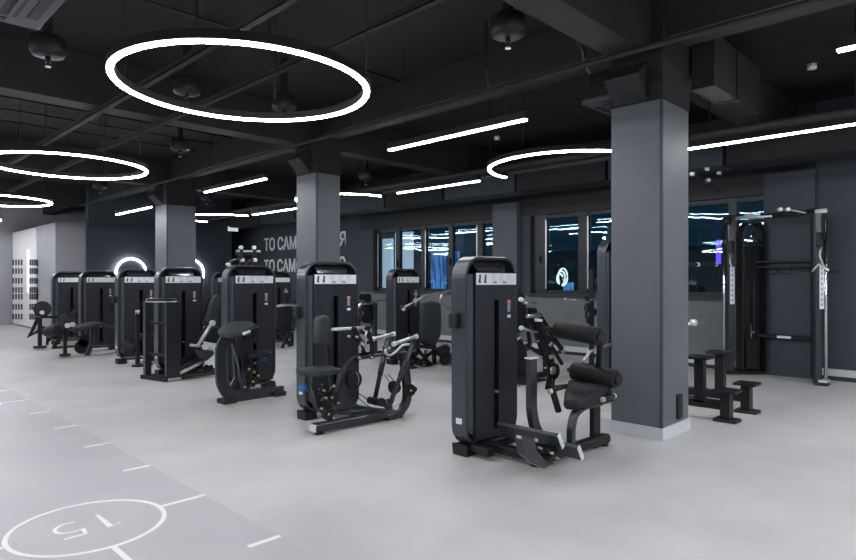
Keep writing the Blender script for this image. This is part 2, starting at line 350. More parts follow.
for lb, cy in RG: arc_lamp(lb, 2.33, cy, .92, 0, 2*math.pi)
for cx, cy in ((2.33, -.35), (2.33, -4.9), (-1.9, 1.9), (-1.9, 6.5), (-1.9, 11.1), (-1.9, -2.7), (-6.1, 4.2), (-6.1, 8.8), (-6.1, -.4), (-10.3, 6.5), (-10.3, 1.9), (-1.9, 15.7), (-1.9, 20.2), (-6.1, 13.4), (2.33, -8.6)): arc_lamp('ring lamp added outside the left and lower edge of the view', cx, cy, .92, 0, 2*math.pi, group='ring lamps added out of view')  # unseen rings continuing the grid, added to light the room
bar_lamp('long linear lamp left of the half ring, over the mid machines', 4.57, 3.23, 5.11)
bar_lamp('short bright linear lamp above the preacher curl machine', 4.60, 7.79, 9.72)
bar_lamp('small distant linear lamp above the leg machines at left', 4.78, 12.46, 14.44)
bar_lamp('linear lamp cut off by the upper right corner', 4.60, -1.1, .86)
for x, y in ((4.60, -5.4), (6.87, -3.9), (8.9, -3.6), (8.9, -6.5), (4.6, -8.9), (8.9, -1.5), (5.9, -4.9), (7.9, -3.9), (6.87, -7.5), (5.75, -2.1), (8.0, -1.9), (3.5, -2.3)): bar_lamp('linear lamp added outside the view behind the photographer', x, y, y+1.85, 'linear lamps added behind the photographer')  # made-up lamps out of view, brighten the near and right side
bar_lamp('linear lamp in front of the windows, left of the half ring', 6.91, 5.72, 7.51)
bar_lamp('linear lamp to the right of the big near column', 6.87, .88, 2.70)
bar_lamp('distant linear lamp left of the second column', 6.94, 10.52, 12.30)
bar_lamp('linear lamp outside the left edge of the view washing the slotted panel', 3.35, 18.9, 20.7, 'linear lamps beside the slotted panel'); bar_lamp('linear lamp outside the left edge of the view washing the slotted panel', 3.35, 20.8, 22.6, 'linear lamps beside the slotted panel')  # both added just out of view to brighten the white panel
for lb, cy, rr in (('half ring lamp bending left of the near column', 4.21, 1.06), ('half ring lamp partly hidden behind the second column', 8.90, .93), ('half ring lamp partly hidden behind the third column', 13.55, 1.0)):
    arc_lamp(lb, 6.94, cy, rr, math.pi/2, 3*math.pi/2, 'half_ring_lamp')
arc_lamp('half ring lamp added outside the right edge of the view', 6.94, -.6, 1.06, math.pi/2, 3*math.pi/2, 'half_ring_lamp')  # unseen lamp, added to help light the room
# two round wall lamps on the far wall
for px, lb in ((131, 'round glowing wall lamp left of the third column'), (190.5, 'round glowing wall lamp half hidden right of the third column')):
    p = Py(px, 273, 17.84); th = Thing('wall_ring_lamp', lb, 'lamp', (p.x, 17.84, p.z))
    pts = [(p.x+.40*math.cos(2*math.pi*i/48), 17.82, p.z+.40*math.sin(2*math.pi*i/48)) for i in range(48)]
    th.part('light_ring', MB().sweep(pts, [(.026*math.cos(q), .026*math.sin(q)) for q in [i*math.pi/4 for i in range(8)]], up=(0, 1, 0), closed=True, smooth=True), 'ledring')
    th.part('mirror_disc', MB().disc((p.x, 17.87, p.z), (0, 1, 0), .38, .05, 40), 'wall_dark')

# ================================================================ CEILING EQUIPMENT
def tray(x, y0, y1, z, label, wd=.07):
    th = Thing('cable_tray', label, 'cable tray', (x, y0, z))
    t = MB().box((x-wd/2, y0, z), (x+wd/2, y1, z+.008)); t.box((x-wd/2, y0, z), (x-wd/2+.006, y1, z+.05)); t.box((x+wd/2-.006, y0, z), (x+wd/2, y1, z+.05))
    th.part('tray', t, 'ceil')
    for i in range(int((y1-y0)/1.6)):
        y = y0+.7+1.6*i; th.part('hanger', MB().tube([(x, y, z+.01), (x, y, CZ)], .005, 6), 'black')
tray(2.34, -2, 17, 3.33, 'long cable tray above the row of ring lamps'); tray(3.05, -2, 17, 3.33, 'cable tray running right of the ring lamp row')
single('ceiling_pipe', MB().tube([(4.93, -3, 3.36), (4.93, 17.5, 3.36)], .024, 10), 'beam', 'long dark pipe crossing the view just left of the column heads', 'pipe', (4.93, -3, 3.36))
single('ceiling_pipe', MB().tube([(7.3, -3, 3.0), (7.3, 17.5, 3.0)], .03, 10), 'beam', 'long dark pipe above the lamps along the window side', 'pipe', (7.3, -3, 3.0))
single('ceiling_pipe', MB().tube([(7.6, -3, 3.16), (7.6, 17.5, 3.16)], .05, 10), 'beam', 'thicker dark pipe above the lamps along the window side', 'pipe', (7.6, -3, 3.16))
# air duct beside near column
d = Thing('air_duct', 'boxy dark air duct behind the head of the near column', 'duct', (6.4, 2.15, 3.2))
for i, (x0, x1) in enumerate(((5.84, 6.44), (6.46, 7.2))): d.part('duct_section', MB().box((x0, 2.04, 3.2), (x1, 2.245, 3.7)), 'beam')
d.part('duct_flange', MB().box((6.44, 2.03, 3.19), (6.46, 2.25, 3.71)), 'black')
# wall ducts above windows
for i in range(9):
    y = 1.2+i*1.75
    single('duct_segment', MB().box((8.75, y, 2.98), (9.19, y+1.7, 3.30)), 'wall_dark' if i % 2 else 'beam', 'dark rectangular duct segment above the window band', 'duct', (9.0, y, 2.98), 'duct segments above the windows')
def cassette(x0, y0, x1, y1, z, label):
    th = Thing('air_conditioner_cassette', label, 'air conditioner', ((x0+x1)/2, (y0+y1)/2, z))
    th.part('cover', MB().box((x0, y0, z), (x1, y1, z+.05)), 'grille', bevel=.01)
    th.part('body', MB().box((x0+.06, y0+.06, z+.05), (x1-.06, y1-.06, z+.32)), 'black')
    g = MB().box((x0+.16, y0+.16, z-.006), (x1-.16, y1-.16, z+.01)); th.part('intake_recess', g, 'black')
    g = MB()
    for i in range(9): xx = x0+.2+i*(x1-x0-.4)/8; g.box((xx-.012, y0+.18, z-.014), (xx+.012, y1-.18, z-.004))
    th.part('intake_grille', g, 'grille')
    for a in ((x0+.05, y0+.2, x0+.11, y1-.2), (x1-.11, y0+.2, x1-.05, y1-.2), (x0+.2, y0+.05, x1-.2, y0+.11), (x0+.2, y1-.11, x1-.2, y1-.05)):
        th.part('air_outlet', MB().box((a[0], a[1], z-.004), (a[2], a[3], z+.01)), 'black')
    for a in ((x0+.1, y0+.1), (x1-.1, y1-.1)): th.part('hanger', MB().tube([(a[0], a[1], z+.3), (a[0], a[1], CZ)], .006, 6), 'black')
cassette(.10, 3.8, 1.09, 4.8, 3.1, 'square ceiling air conditioner cassette in the upper left corner')
cassette(5.85, 2.80, 6.70, 3.42, 3.30, 'square ceiling air conditioner cassette behind the near column head')
for (px, py, lb) in [(48, 50, 'black ceiling extinguisher dome nearest the upper left corner'), (508, 30, 'black ceiling extinguisher dome near the top centre'), (180, 147, 'black ceiling extinguisher dome below the large ring lamp'),
                     (284, 106, 'black ceiling extinguisher dome seen through the right of the large ring'), (187, 89, 'black ceiling extinguisher dome seen through the left of the large ring'),
                     (100, 186, 'black ceiling extinguisher dome right of the second ring lamp'), (207, 198, 'black ceiling extinguisher dome below the short bright linear lamp'), (366, 177, 'black ceiling extinguisher dome right of the second column head')]:
    p = Pz(px, py, 3.4); th = Thing('extinguisher_dome', lb, 'fire extinguisher', (p.x, p.y, 3.3)); v = []
    n = 24; prof = [(0, .0), (.08, .0), (.125, .012), (.14, .04), (.14, .15), (.125, .17), (0, .17)]
    mb = MB(); vs_ = [(p.x+r_*math.cos(2*math.pi*i/n), p.y+r_*math.sin(2*math.pi*i/n), 3.34+h) for r_, h in prof for i in range(n)]
    mb.add(vs_, [(j*n+i, j*n+(i+1) % n, (j+1)*n+(i+1) % n, (j+1)*n+i) for j in range(len(prof)-1) for i in range(n)], True)
    th.part('dome', mb, 'black'); th.part('nozzle', MB().disc((p.x, p.y, 3.315), (0, 0, 1), .022, .05, 12).disc((p.x, p.y, 3.275), (0, 0, 1), .013, .03, 12), 'blackmetal')
    th.part('nozzle_tip', MB().disc((p.x, p.y, 3.255), (0, 0, 1), .024, .008, 12), 'satin')
    th.part('bracket', MB().box((p.x-.03, p.y-.03, 3.52), (p.x+.03, p.y+.03, CZ)), 'black')
for px, py, lb in ((497, 139, 'small white smoke detector above the linear lamp'), (812, 68, 'small white smoke detector in the upper right')):
    p = Pz(px, py, 3.9); th = Thing('smoke_detector', lb, 'detector', (p.x, p.y, 3.9))
    th.part('housing', MB().disc((p.x, p.y, 3.92), (0, 0, 1), .05, .06, 20), 'panel_white'); th.part('detector_base', MB().disc((p.x, p.y, 3.96), (0, 0, 1), .065, .03, 20), 'black')

def conduit(pts, label, r=.012): single('conduit', MB().tube(pts, r, 8), 'black', label, 'cable', pts[0])
conduit([(3.2, 2.75, CZ-.02), (4.0, 2.8, CZ-.03), (4.9, 2.85, 3.5), (5.1, 2.95, 3.45), (5.3, 3.0, 3.42)], 'sagging black cable running to the head of the near column', .02)
conduit([(4.57, 3.7, 3.9), (4.57, 3.7, 3.45), (5.1, 4.1, 3.45), (5.6, 3.6, 3.45), (6.9, 3.6, 3.45)], 'thin bent black conduit above the linear lamp left of the half ring', .008)
for i, y in enumerate((5.6, 9.2, 9.9, 10.6, 11.4, 14.6)): conduit([(-3, y, CZ-.05), (5.2, y, CZ-.05)], 'thin straight conduit under the ceiling, one of a parallel set', .014); C.objects[-1]['group'] = 'parallel ceiling conduits'
# ================================================================ OUTSIDE THE WINDOWS
for x0, x1, X, zt, m_, nm, ct, lb in ((382.5, 391, 11.6, 2.6, 'outwhite', 'lit_curtain', 'curtain', 'narrow pale lit curtain seen through the left end of the window band'),
    (395, 411, 11.6, 2.75, 'outwhite', 'lit_curtain', 'curtain', 'wider pale lit curtain outside the second window pane'),
    (431, 444, 12.4, 2.25, 'bluecurtain', 'light_curtain', 'light', 'wide blue curtain of string lights outside the windows'),
    (448, 457, 12.4, 2.2, 'bluecurtain', 'light_curtain', 'light', 'narrow blue curtain of string lights just left of the nearest tower')):
    a, b_ = Px(x0, 250, X).y, Px(x1, 250, X).y
    single(nm, MB().box((X, b_, 0), (X+.1, a, zt)), m_, lb, ct, (X, a, 0))
struct('ground_outside', MB().box((XW+.3, -8, -.3), (20, 26, 0)), 'outbrick')
struct('wall_outside', MB().box((16.2, -8, 0), (16.5, 26, 2.3)), 'outbrick')
fs = Thing('festoon', 'tangled white festoon light outside behind the second window', 'light', (12.2, 7.3, 1.3)); mb = MB(); c0 = Px(561, 277, 12.2)
for j in range(3):
    pts = [(12.2+.03*j, c0.y+.06*j-.05+(.12-.02*j)*math.cos(2*math.pi*i/20), c0.z-.02*j+(.20-.04*j)*math.sin(2*math.pi*i/20)) for i in range(20)]
    mb.tube(pts, .018, 6, closed=True)
fs.part('light_loops', mb, 'neon'); fs.part('post', MB().box((12.18, c0.y-.02, 0), (12.26, c0.y+.02, c0.z)), 'black')
p = Px(563.5, 287, 12.3); single('lantern', MB().box((12.30, p.y-.20, 0), (12.42, p.y+.02, 1.35)), 'bluecurtain', 'small blue glowing box under the white festoon outside', 'light', (12.3, p.y, 1.05))
for px, a, b_, lb in ((718.5, 240, 264, 'violet reflection strip outside left of the cable trainer'), (765.0, 232, 257, 'violet reflection strip outside at the right end of the window')):  # glowing strips on poles stand in for violet reflections in the glass
    p = Px(px, a, 11.4); q = Px(px, b_, 11.4); th = Thing('violet_reflection_strip', lb, 'lamp', (11.4, p.y, 0)); th.part('tube', MB().box((11.38, p.y-.035, q.z), (11.42, p.y+.035, p.z)), 'violet'); th.part('pole', MB().box((11.40, p.y-.02, 0), (11.44, p.y+.02, q.z)), 'black')

# ================================================================ MACHINES
def rrect(x0, x1, z0, z1, rt, rb, y, n=8):
    out = []
    for cx, cz, a0, r_ in ((x1-rt, z1-rt, 0, rt), (x0+rt, z1-rt, 90, rt), (x0+rb, z0+rb, 180, rb), (x1-rb, z0+rb, 270, rb)):
        for i in range(n+1): a = math.radians(a0+90*i/n); out.append(V((cx+r_*math.cos(a), y, cz+r_*math.sin(a))))
    return out
def tower(th, X, Y, H=1.6, W=.69, D=.15, bracket=False, shade='shell', detail=2):
    k = H-1.6
    sh = th.part('tower_shell', MB().sweep(rrect(X+.014, X+W-.014, .07, H-.014, .17, .17, Y+D/2), [(-.013, -D/2+.006), (-.006, -D/2), (.007, -D/2), (.013, -D/2+.008), (.013, D/2), (-.013, D/2)][::-1], up=(0, 1, 0), closed=True, smooth=False), shade)
    for q in sh.data.polygons: q.use_smooth = False
    th.part('back_cover', MB().prism([p+V((0, 0, 0)) for p in rrect(X+.03, X+W-.03, .09, H-.03, .15, .15, Y+D-.03)], (0, .02, 0)), 'blackmetal')
    th.part('side_screen', MB().prism([(X+.035, Y+.06, .21), (X+.105, Y-.005, .15), (X+.105, Y-.005, 1.45+k), (X+.035, Y+.06, 1.45+k)], (.012, .012, 0)), 'perf')
    x0, x1, sx, sw, s0, s1 = X+.095, X+W-.055, X+.365, .034, .17, 1.24+k
    fp = MB(); y0, y1 = Y-.022, Y+.01
    fp.box((x0, y0, .11), (sx-sw, y1, 1.455+k)).box((sx+sw, y0, .11), (x1, y1, 1.455+k)).box((sx-sw, y0, s1), (sx+sw, y1, 1.455+k)).box((sx-sw, y0, .11), (sx+sw, y1, s0))
    f_ = th.part('front_panel', fp, 'rib')
    for dx in (-.017, .017):
        pass
    ed = MB(); ed.box((sx+sw-.004, y0-.003, s0), (sx+sw+.001, y0+.004, s1)); ed.box((sx-sw-.001, y0-.003, s0), (sx-sw+.004, y0+.004, s1)); ed.box((x0-.002, y0-.002, .11), (x0+.005, y0+.01, 1.46+k))
    th.part('slot_edge', ed, 'grey', f_)
    sp = MB().box((sx-sw-.03, Y+.06, s0), (sx+sw+.03, Y+.11, s1-.1)); st = th.part('weight_stack', sp, 'stack')
    th.part('guide_rod', MB().tube([(sx, Y+.03, s0), (sx, Y+.03, s1)], .006, 8), 'blackmetal', st)
    th.part('selector_pin', MB().disc((sx, Y-.01, .48), (0, 1, 0), .012, .05, 10), 'satin', st)
    th.part('side_cover', MB().box((X+.028, Y+.05, .12), (X+.034, Y+D-.02, 1.44+k)).box((X+W-.034, Y+.01, .2), (X+W-.029, Y+D-.02, 1.44+k)), 'blackmetal')
    pl = th.part('placard', MB().prism([(x0+.005, y0-.006, 1.365+k), (x1-.005, y0-.006, 1.365+k), (x1-.005, y0-.006, 1.460+k), (x0+.005, y0-.006, 1.460+k)], (0, .004, 0)), 'placard')
    pg = MB(); yy = y0-.009
    for i, dx in enumerate((.045, .115)):
        cx = x0+dx; pg.box((cx-.013, yy, 1.385+k), (cx+.009, yy+.006, 1.415+k)).box((cx-.007, yy, 1.415+k), (cx+.013, yy+.006, 1.447+k)).box((cx-.014, yy, 1.380+k), (cx+.016, yy+.006, 1.388+k))
    th.part('pictogram', pg, 'print', pl)
    if detail > 1:
        tx = MB()
        for c, n_ in ((.20, 4), (.30, 5), (.41, 4)):
            for j in range(n_): tx.box((x0+c, yy+.001, 1.446+k-.014*j), (x0+c+.06-.012*(j % 3), yy+.006, 1.449+k-.014*j))
        for c in (.215, .345): tx.box((x0+c, yy+.001, 1.375+k), (x0+c+.05, yy+.006, 1.395+k))
        th.part('placard_text', tx, 'printgrey', pl)
    th.part('header_plate', MB().prism([(X+.17, Y+.015, 1.475+k), (X+W-.15, Y+.015, 1.475+k), (X+W-.12, Y+.07, 1.555+k), (X+.14, Y+.07, 1.555+k)], (0, .01, 0)), 'header')
    s_ = MB().box((X+0.515, y0-.004, 1.135+k), (X+0.547, y0, 1.20+k)); th.part('load_sticker', s_, 'printgrey', f_)
    th.part('warning_sticker', MB().box((X+0.513, y0-.005, 1.205+k), (X+0.551, y0, 1.235+k)), 'orange', f_)
    th.part('white_sticker', MB().box((X+0.510, y0-.005, 1.085+k), (X+0.554, y0, 1.110+k)), 'placard', f_)
    th.part('side_sticker', MB().box((X-.004, Y+.04, .255), (X+.002, Y+.10, .30)), 'placard', sh)
    for a, b_ in ((X+.0, X+.15), (X+W-.15, X+W)):
        th.part('foot', MB().prism([(a, Y-.01, 0), (b_, Y-.01, 0), (b_, Y+.01, .07), (a+.01, Y+.01, .09)], (0, D, 0)), 'black', bevel=.008)
    if bracket:
        th.part('bottle_bracket', MB().box((X-.055, Y+.06, 1.02), (X+.004, Y+.14, 1.14)), 'black', bevel=.012)
def P3(pts, Y): return [Py(a, b_, Y) for a, b_ in pts]
def pad(th, name, pts, ext, m='pad', bevel=.02, parent=None): return th.part(name, MB().prism(pts, ext), m, parent, bevel=bevel, seg=3, smooth=True)

# ---- 1: back extension machine, nearest
T = (3.63, 3.15); th = Thing('back_extension_machine', 'nearest black weight machine with two roller pads and saddle seat, beside the near column', 'gym machine', (T[0], T[1], 0))
tower(th, *T, bracket=True)
z = .065
th.part('base_beam', MB().bar([(3.86, 3.16, z), (3.83, 2.58, z), (4.74, 2.54, z)], .09, .07, rad=.08), 'blackmetal')
th.part('base_beam', MB().bar([(3.72, 3.14, z), (3.70, 2.95, z)], .08, .06), 'blackmetal')
for q in ((4.72, 2.5), (3.84, 2.6)): th.part('levelling_foot', MB().disc((q[0], q[1]+.04, .015), (0, 0, 1), .035, .03, 16), 'rubber')
Yp = 2.80; th.part('curved_post', MB().bar(P3([(531.5, 359), (531.5, 412), (536, 432), (552, 450)], Yp), .10, .05, up=(0, 1, 0), rad=.25), 'grey')
pt = Py(531.5, 358.6, Yp); th.part('post_cap', MB().box((pt.x-.052, pt.y-.03, pt.z), (pt.x+.052, pt.y+.03, pt.z+.012)), 'cap')
# foot boards
for (X, y0, y1, za) in ((3.77, 2.93, 2.38, .235), (3.87, 2.86, 2.28, .15)):
    fb = th.part('foot_board', MB().prism([(X-.03, y0, za+.05), (X+.03, y0, za-.05), (X+.055, y0, za-.03), (X-.005, y0, za+.07)], (0, y1-y0, 0)), 'grey', bevel=.006)
    th.part('board_end', MB().prism([(X-.032, y1, za+.052), (X+.03, y1, za-.052), (X+.057, y1, za-.03), (X-.005, y1, za+.072)], (0, -.008, 0)), 'cap', fb)
th.part('board_bracket', MB().bar(P3([(532, 437), (532, 448), (540, 462), (552, 466)], 2.52), .10, .02, up=(0, 1, 0), rad=.12), 'grey') if False else None
br = MB(); o1 = P3([(521, 436), (535, 438), (537, 450), (545, 460), (555, 463), (545, 468.5), (534, 464), (525, 455)], 2.46); br.prism(o1, (0, .06, 0))
bk = th.part('board_bracket', br, 'grey', bevel=.006)
for q in ((519, 437), (535.5, 440)): th.part('bolt', MB().disc(Py(*q, 2.44), (0, 1, 0), .011, .03, 10), 'satin', bk)
for i in range(7): a = Py(539+random.random()*22, 449+random.random()*11, 2.50); th.part('adjuster_block', MB().box(tuple(a-V((.02, .02, .012))), tuple(a+V((.02, .02, .012)))), 'blackmetal', bk)
for q in ((540, 448), (551.5, 453), (557, 458)): th.part('bolt', MB().disc(Py(*q, 2.45), (0, 1, 0), .009, .03, 10), 'satin', bk)
th.part('rear_post', MB().bar([Py(595, 404, 2.58), Py(595, 447, 2.58)], .05, .11, up=(1, 0, 0)), 'blackmetal')
th.part('seat_post', MB().bar(P3([(600, 402), (584, 405.5), (574, 414), (571, 428), (571, 452)], 2.52), .055, .06, up=(0, 1, 0), rad=.15), 'grey')
pad(th, 'saddle_seat', [(3.99, 2.36, .43), (3.95, 2.46, .43), (4.22, 2.62, .455), (4.70, 2.88, .455), (4.74, 2.50, .455), (4.32, 2.38, .455)], (0, 0, .075), bevel=.03)
th.part('seat_frame', MB().box((4.25, 2.46, .385), (4.72, 2.60, .452)), 'blackmetal')
th.part('seat_bar', MB().tube([Py(560, 386.5, 2.85), Py(604, 392, 2.60)], .016), 'blackmetal')
gr = th.part('side_grip', MB().tube([Py(603, 399.5, 2.44), Py(614, 396, 2.44)], .018), 'rubber')
for q in ((603, 399.5), (614, 396)): c = Py(*q, 2.44); th.part('grip_cap', MB().disc(c, Py(614, 396, 2.44)-Py(603, 399.5, 2.44), .022, .02, 14), 'cap', gr)
for nm, a, b_, X, r_ in (('upper_roller', (556, 329.5), (599, 336.5), 4.58, .074), ('lower_roller', (573, 370.5), (617, 379.5), 4.74, .080)):
    p, q = Px(*a, X), Px(*b_, X); rp = th.part(nm, MB().roll(p, q, r_, .2, 28), 'pad')
    th.part('roller_axle', MB().tube([p+(p-q).normalized()*.05, q+(q-p).normalized()*.03], .02), 'blackmetal', rp)
    th.part('roller_end', MB().disc(q+(q-p).normalized()*.01, q-p, r_*.62, .03, 20), 'black', rp)
ya = 2.97
ar = th.part('lever_arm', MB().bar(P3([(539, 321), (549, 355), (552, 374), (549, 390)], ya), .05, .07, up=(0, 1, 0)), 'blackmetal')
c = Py(538.5, 320.5, ya); th.part('arm_cap', MB().disc(c, (.2, 0, 1), .034, .025, 18), 'cap', ar)
for q, r_ in (((553, 370.5), .035), ((551, 357), .018), ((550, 345), .012)): th.part('pivot_cap', MB().disc(Py(*q, ya-.04), (0, 1, 0), r_, .02, 20), 'satin', ar)
th.part('pivot_cover', MB().disc(Py(553, 371, ya-.01), (0, 1, 0), .07, .05, 24), 'blackmetal', ar)
th.part('roller_link', MB().tube([Py(541, 327, ya), Px(556, 329.5, 4.58)], .016), 'blackmetal')
th.part('lower_link', MB().bar(P3([(549, 388), (570, 386), (596, 390)], 2.9), .03, .04, up=(0, 0, 1)), 'blackmetal')
gh = th.part('front_grip', MB().tube(P3([(562, 387), (553, 389.5), (551.5, 392)], 2.72), .022), 'rubber')
th.part('grip_end', MB().tube(P3([(553, 392), (558.5, 411)], 2.72), .027), 'rubber', gh); th.part('grip_cap', MB().disc(Py(550, 391.5, 2.72), (1, -.3, 0), .022, .03, 12), 'cap', gh)
th.part('chrome_handle', MB().tube(P3([(583, 362), (590, 351.5), (612, 344)], 2.75), .013, 10), 'satin')
th.part('roller_bracket', MB().bar([Px(600, 342, 4.62), Px(599, 362, 4.70), Px(597, 376, 4.78)], .05, .04, up=(0, 1, 0)), 'blackmetal')
th.part('roller_bracket', MB().bar([Px(594, 379, 4.80), Px(594, 404, 4.76)], .09, .05, up=(0, 1, 0)), 'blackmetal')

# ---- 2: pulley row machine with press bars (second from near)
T = (3.45, 5.11); th = Thing('chest_press_machine', 'black weight machine left of centre with a chest pad, slanted levers and silver grips', 'gym machine', (T[0], T[1], 0))
tower(th, *T, bracket=True); Yb = 4.60; z = .06
bb = th.part('base_beam', MB().bar([(3.20, Yb, z), (4.26, Yb-.03, z)], .10, .075), 'grey')
th.part('beam_cap', MB().box((3.185, Yb-.045, .03), (3.20, Yb+.045, .095)), 'cap', bb)
th.part('base_beam', MB().bar([(3.80, 5.10, z), (3.86, 4.86, z), (4.15, Yb, z)], .09, .06, rad=.1), 'grey')
th.part('base_beam', MB().bar([(4.00, 5.10, z), (4.10, 4.62, z)], .07, .06), 'grey')
for q in ((3.26, Yb), (4.22, Yb-.03)): th.part('levelling_foot', MB().disc((q[0], q[1], .012), (0, 0, 1), .045, .024, 16), 'rubber')
th.part('curved_column', MB().bar(P3([(386, 418), (399, 413), (407, 402), (407, 385), (403, 352)], 4.56), .085, .08, up=(0, 1, 0), rad=.2), 'grey')
for a, b_, yy in (((374.5, 401), (387.5, 339), 4.74), ((390, 404), (415, 338), 4.44)):
    lv = th.part('press_lever', MB().tube([Py(*a, yy), Py(*b_, yy)], .024, 14), 'grey')
    th.part('lever_pad', MB().tube([Py(a[0]+(b_[0]-a[0])*.42, a[1]+(b_[1]-a[1])*.42, yy), Py(a[0]+(b_[0]-a[0])*.72, a[1]+(b_[1]-a[1])*.72, yy)], .029, 14), 'grey', lv)
ax = th.part('pivot_axle', MB().tube([Py(369, 400, 4.74), Py(396, 406, 4.40)], .036, 16), 'grey')
th.part('axle_cap', MB().disc(Py(395.5, 406, 4.40), Py(396, 406, 4.40)-Py(369, 400, 4.74), .038, .03, 18), 'cap', ax)
for (q, r_, yy) in (((381.5, 402), .04, 4.5), ((388, 404), .05, 4.55), ((394.5, 387.5), .065, 4.62), ((393, 386), .05, 4.58), ((409.5, 390), .065, 4.52), ((414, 389), .03, 4.5)):
    th.part('pulley_wheel', MB().disc(Py(*q, yy), (.5, 1, 0), r_, .035, 24), 'black')
th.part('bolt', MB().disc(Py(411, 390.5, 4.49), (.5, 1, 0), .012, .02, 10), 'satin')
for pts, yy in (([(373, 339), (393.5, 334)], 4.80), ([(394, 344), (416, 336.5)], 4.42)):
    g = th.part('press_grip', MB().tube(P3(pts, yy), .019, 12), 'satin')
    for q in pts: th.part('grip_cap', MB().disc(Py(*q, yy), (1, 0, .15), .024, .03, 14), 'cap', g)
th.part('lower_grip', MB().tube(P3([(413, 344), (402, 345), (396, 352), (390, 356), (385, 353), (386, 349)], 4.5), .013, 10), 'satin')
fa = th.part('front_arm', MB().tube(P3([(332, 329.5), (367, 327.5)], 4.62), .016, 12), 'satin')
for q in ((353.5, 329), (367, 328)): th.part('joint', MB().disc(Py(*q, 4.6), (0, 1, 0), .022, .06, 14), 'blackmetal', fa)
th.part('linkage', MB().bar(P3([(368, 330), (372, 345), (372, 359)], 4.66), .04, .035, up=(0, 1, 0)), 'blackmetal')
th.part('linkage', MB().bar(P3([(349, 335), (358, 341), (366, 345)], 4.62), .03, .03, up=(0, 1, 0)), 'blackmetal')
th.part('linkage', MB().bar(P3([(354, 330), (360, 340), (364, 345)], 4.6), .04, .03, up=(0, 1, 0)), 'blackmetal')
th.part('linkage_bar', MB().tube(P3([(358, 358), (378, 355), (405, 350)], 4.66), .02, 12), 'grey')
th.part('linkage_bar', MB().tube(P3([(384, 346), (386, 357)], 4.66), .02, 12), 'grey')
th.part('handle_hook', MB().tube(P3([(361, 342), (366, 348), (365, 336), (367, 331)], 4.58), .012, 10), 'satin')
for q in ((349, 336.5), (361.5, 344), (357, 337), (359.5, 358), (372, 357.5)): th.part('bolt', MB().disc(Py(*q, 4.56), (0, 1, 0), .012, .03, 10), 'satin')
pad(th, 'chest_pad', P3([(319.5, 320), (322, 316), (326, 315), (331, 318), (332, 330), (331, 346), (318, 345)], 4.52), (.0, .10, 0), 'padgrey', .025)
th.part('pad_post', MB().bar(P3([(327, 345), (331, 378), (334, 405)], 4.66), .04, .05, up=(0, 1, 0)), 'blackmetal')
pad(th, 'seat_pad', [(3.06, 4.62, .55), (3.12, 4.45, .55), (3.38, 4.42, .55), (3.42, 4.60, .55), (3.34, 4.74, .55), (3.10, 4.74, .55)], (0, 0, .055), 'padgrey', .015)
th.part('seat_strut', MB().tube(P3([(313, 386), (315, 404), (321, 411)], 4.68), .022, 10), 'grey')
th.part('seat_knob', MB().disc(Py(303, 388, 4.62), (1, 0, 0), .03, .07, 14), 'blue', label='blue adjustment knob')
sm_ = th.part('seat_mechanism', MB().bar([Py(*((((322, 385), (334, 402)), ((334, 386), (322, 402)), ((326, 396), (318, 390)), ((328, 402), (331, 422)), ((324, 409), (334, 413))))[0][0], 4.62), Py(*((((322, 385), (334, 402)), ((334, 386), (322, 402)), ((326, 396), (318, 390)), ((328, 402), (331, 422)), ((324, 409), (334, 413))))[0][1], 4.62)], .035, .035, up=(0, 1, 0)), 'blackmetal')
for a, b_ in (((322, 385), (334, 402)), ((334, 386), (322, 402)), ((326, 396), (318, 390)), ((328, 402), (331, 422)), ((324, 409), (334, 413)))[1:]: th.part('seat_mechanism', MB().bar([Py(*a, 4.62), Py(*b_, 4.62)], .035, .035, up=(0, 1, 0)), 'blackmetal')
for q, m_ in (((324, 390.5), 'satin'), ((332, 397.5), 'yellow'), ((328.5, 414), 'yellow'), ((338.5, 403), 'satin'), ((321.5, 408.5), 'satin'), ((326, 398), 'satin'), ((334, 386), 'satin')): th.part('bolt', MB().disc(Py(*q, 4.58), (0, 1, 0), .011, .02, 10), m_, sm_)
th.part('mechanism_hub', MB().disc(Py(327.5, 414, 4.60), (0, 1, 0), .055, .05, 20), 'black', sm_); th.part('mechanism_hub', MB().disc(Py(333, 397, 4.62), (0, 1, 0), .055, .05, 20), 'black', sm_)
fo = P3([(335, 412), (338, 392), (341, 376), (347, 364), (354, 357), (359.5, 356), (359.5, 398), (355, 407), (346, 412)], 4.72)
cv = th.part('cam_cover', MB().prism(fo, (0, .07, 0)), 'grey', bevel=.012)
rim = fo[1:6]; th.part('cover_rim', MB().bar([p+V((-.012, .03, .012)) for p in rim], .09, .02, up=(0, 1, 0)) if False else MB().tube([p+V((0, -.004, 0)) for p in rim], .014, 8), 'padgrey', cv)
th.part('cam_wheel', MB().disc(Py(354, 380, 4.70), (0, 1, 0), .085, .04, 28), 'black', cv)
th.part('wheel_rim', MB().tube([Py(354, 380, 4.675)+V((.06*math.cos(a), 0, .078*math.sin(a))) for a in [math.radians(-40+i*10) for i in range(12)]], .006, 6), 'chrome', cv)
for a, b_ in (((357, 392), (376, 406)), ((357, 397), (372, 409)), ((388, 374), (395, 382)), ((385, 375), (391, 385))): th.part('cable', MB().tube([Py(*a, 4.66), Py(*b_, 4.66)], .004, 6), 'black')

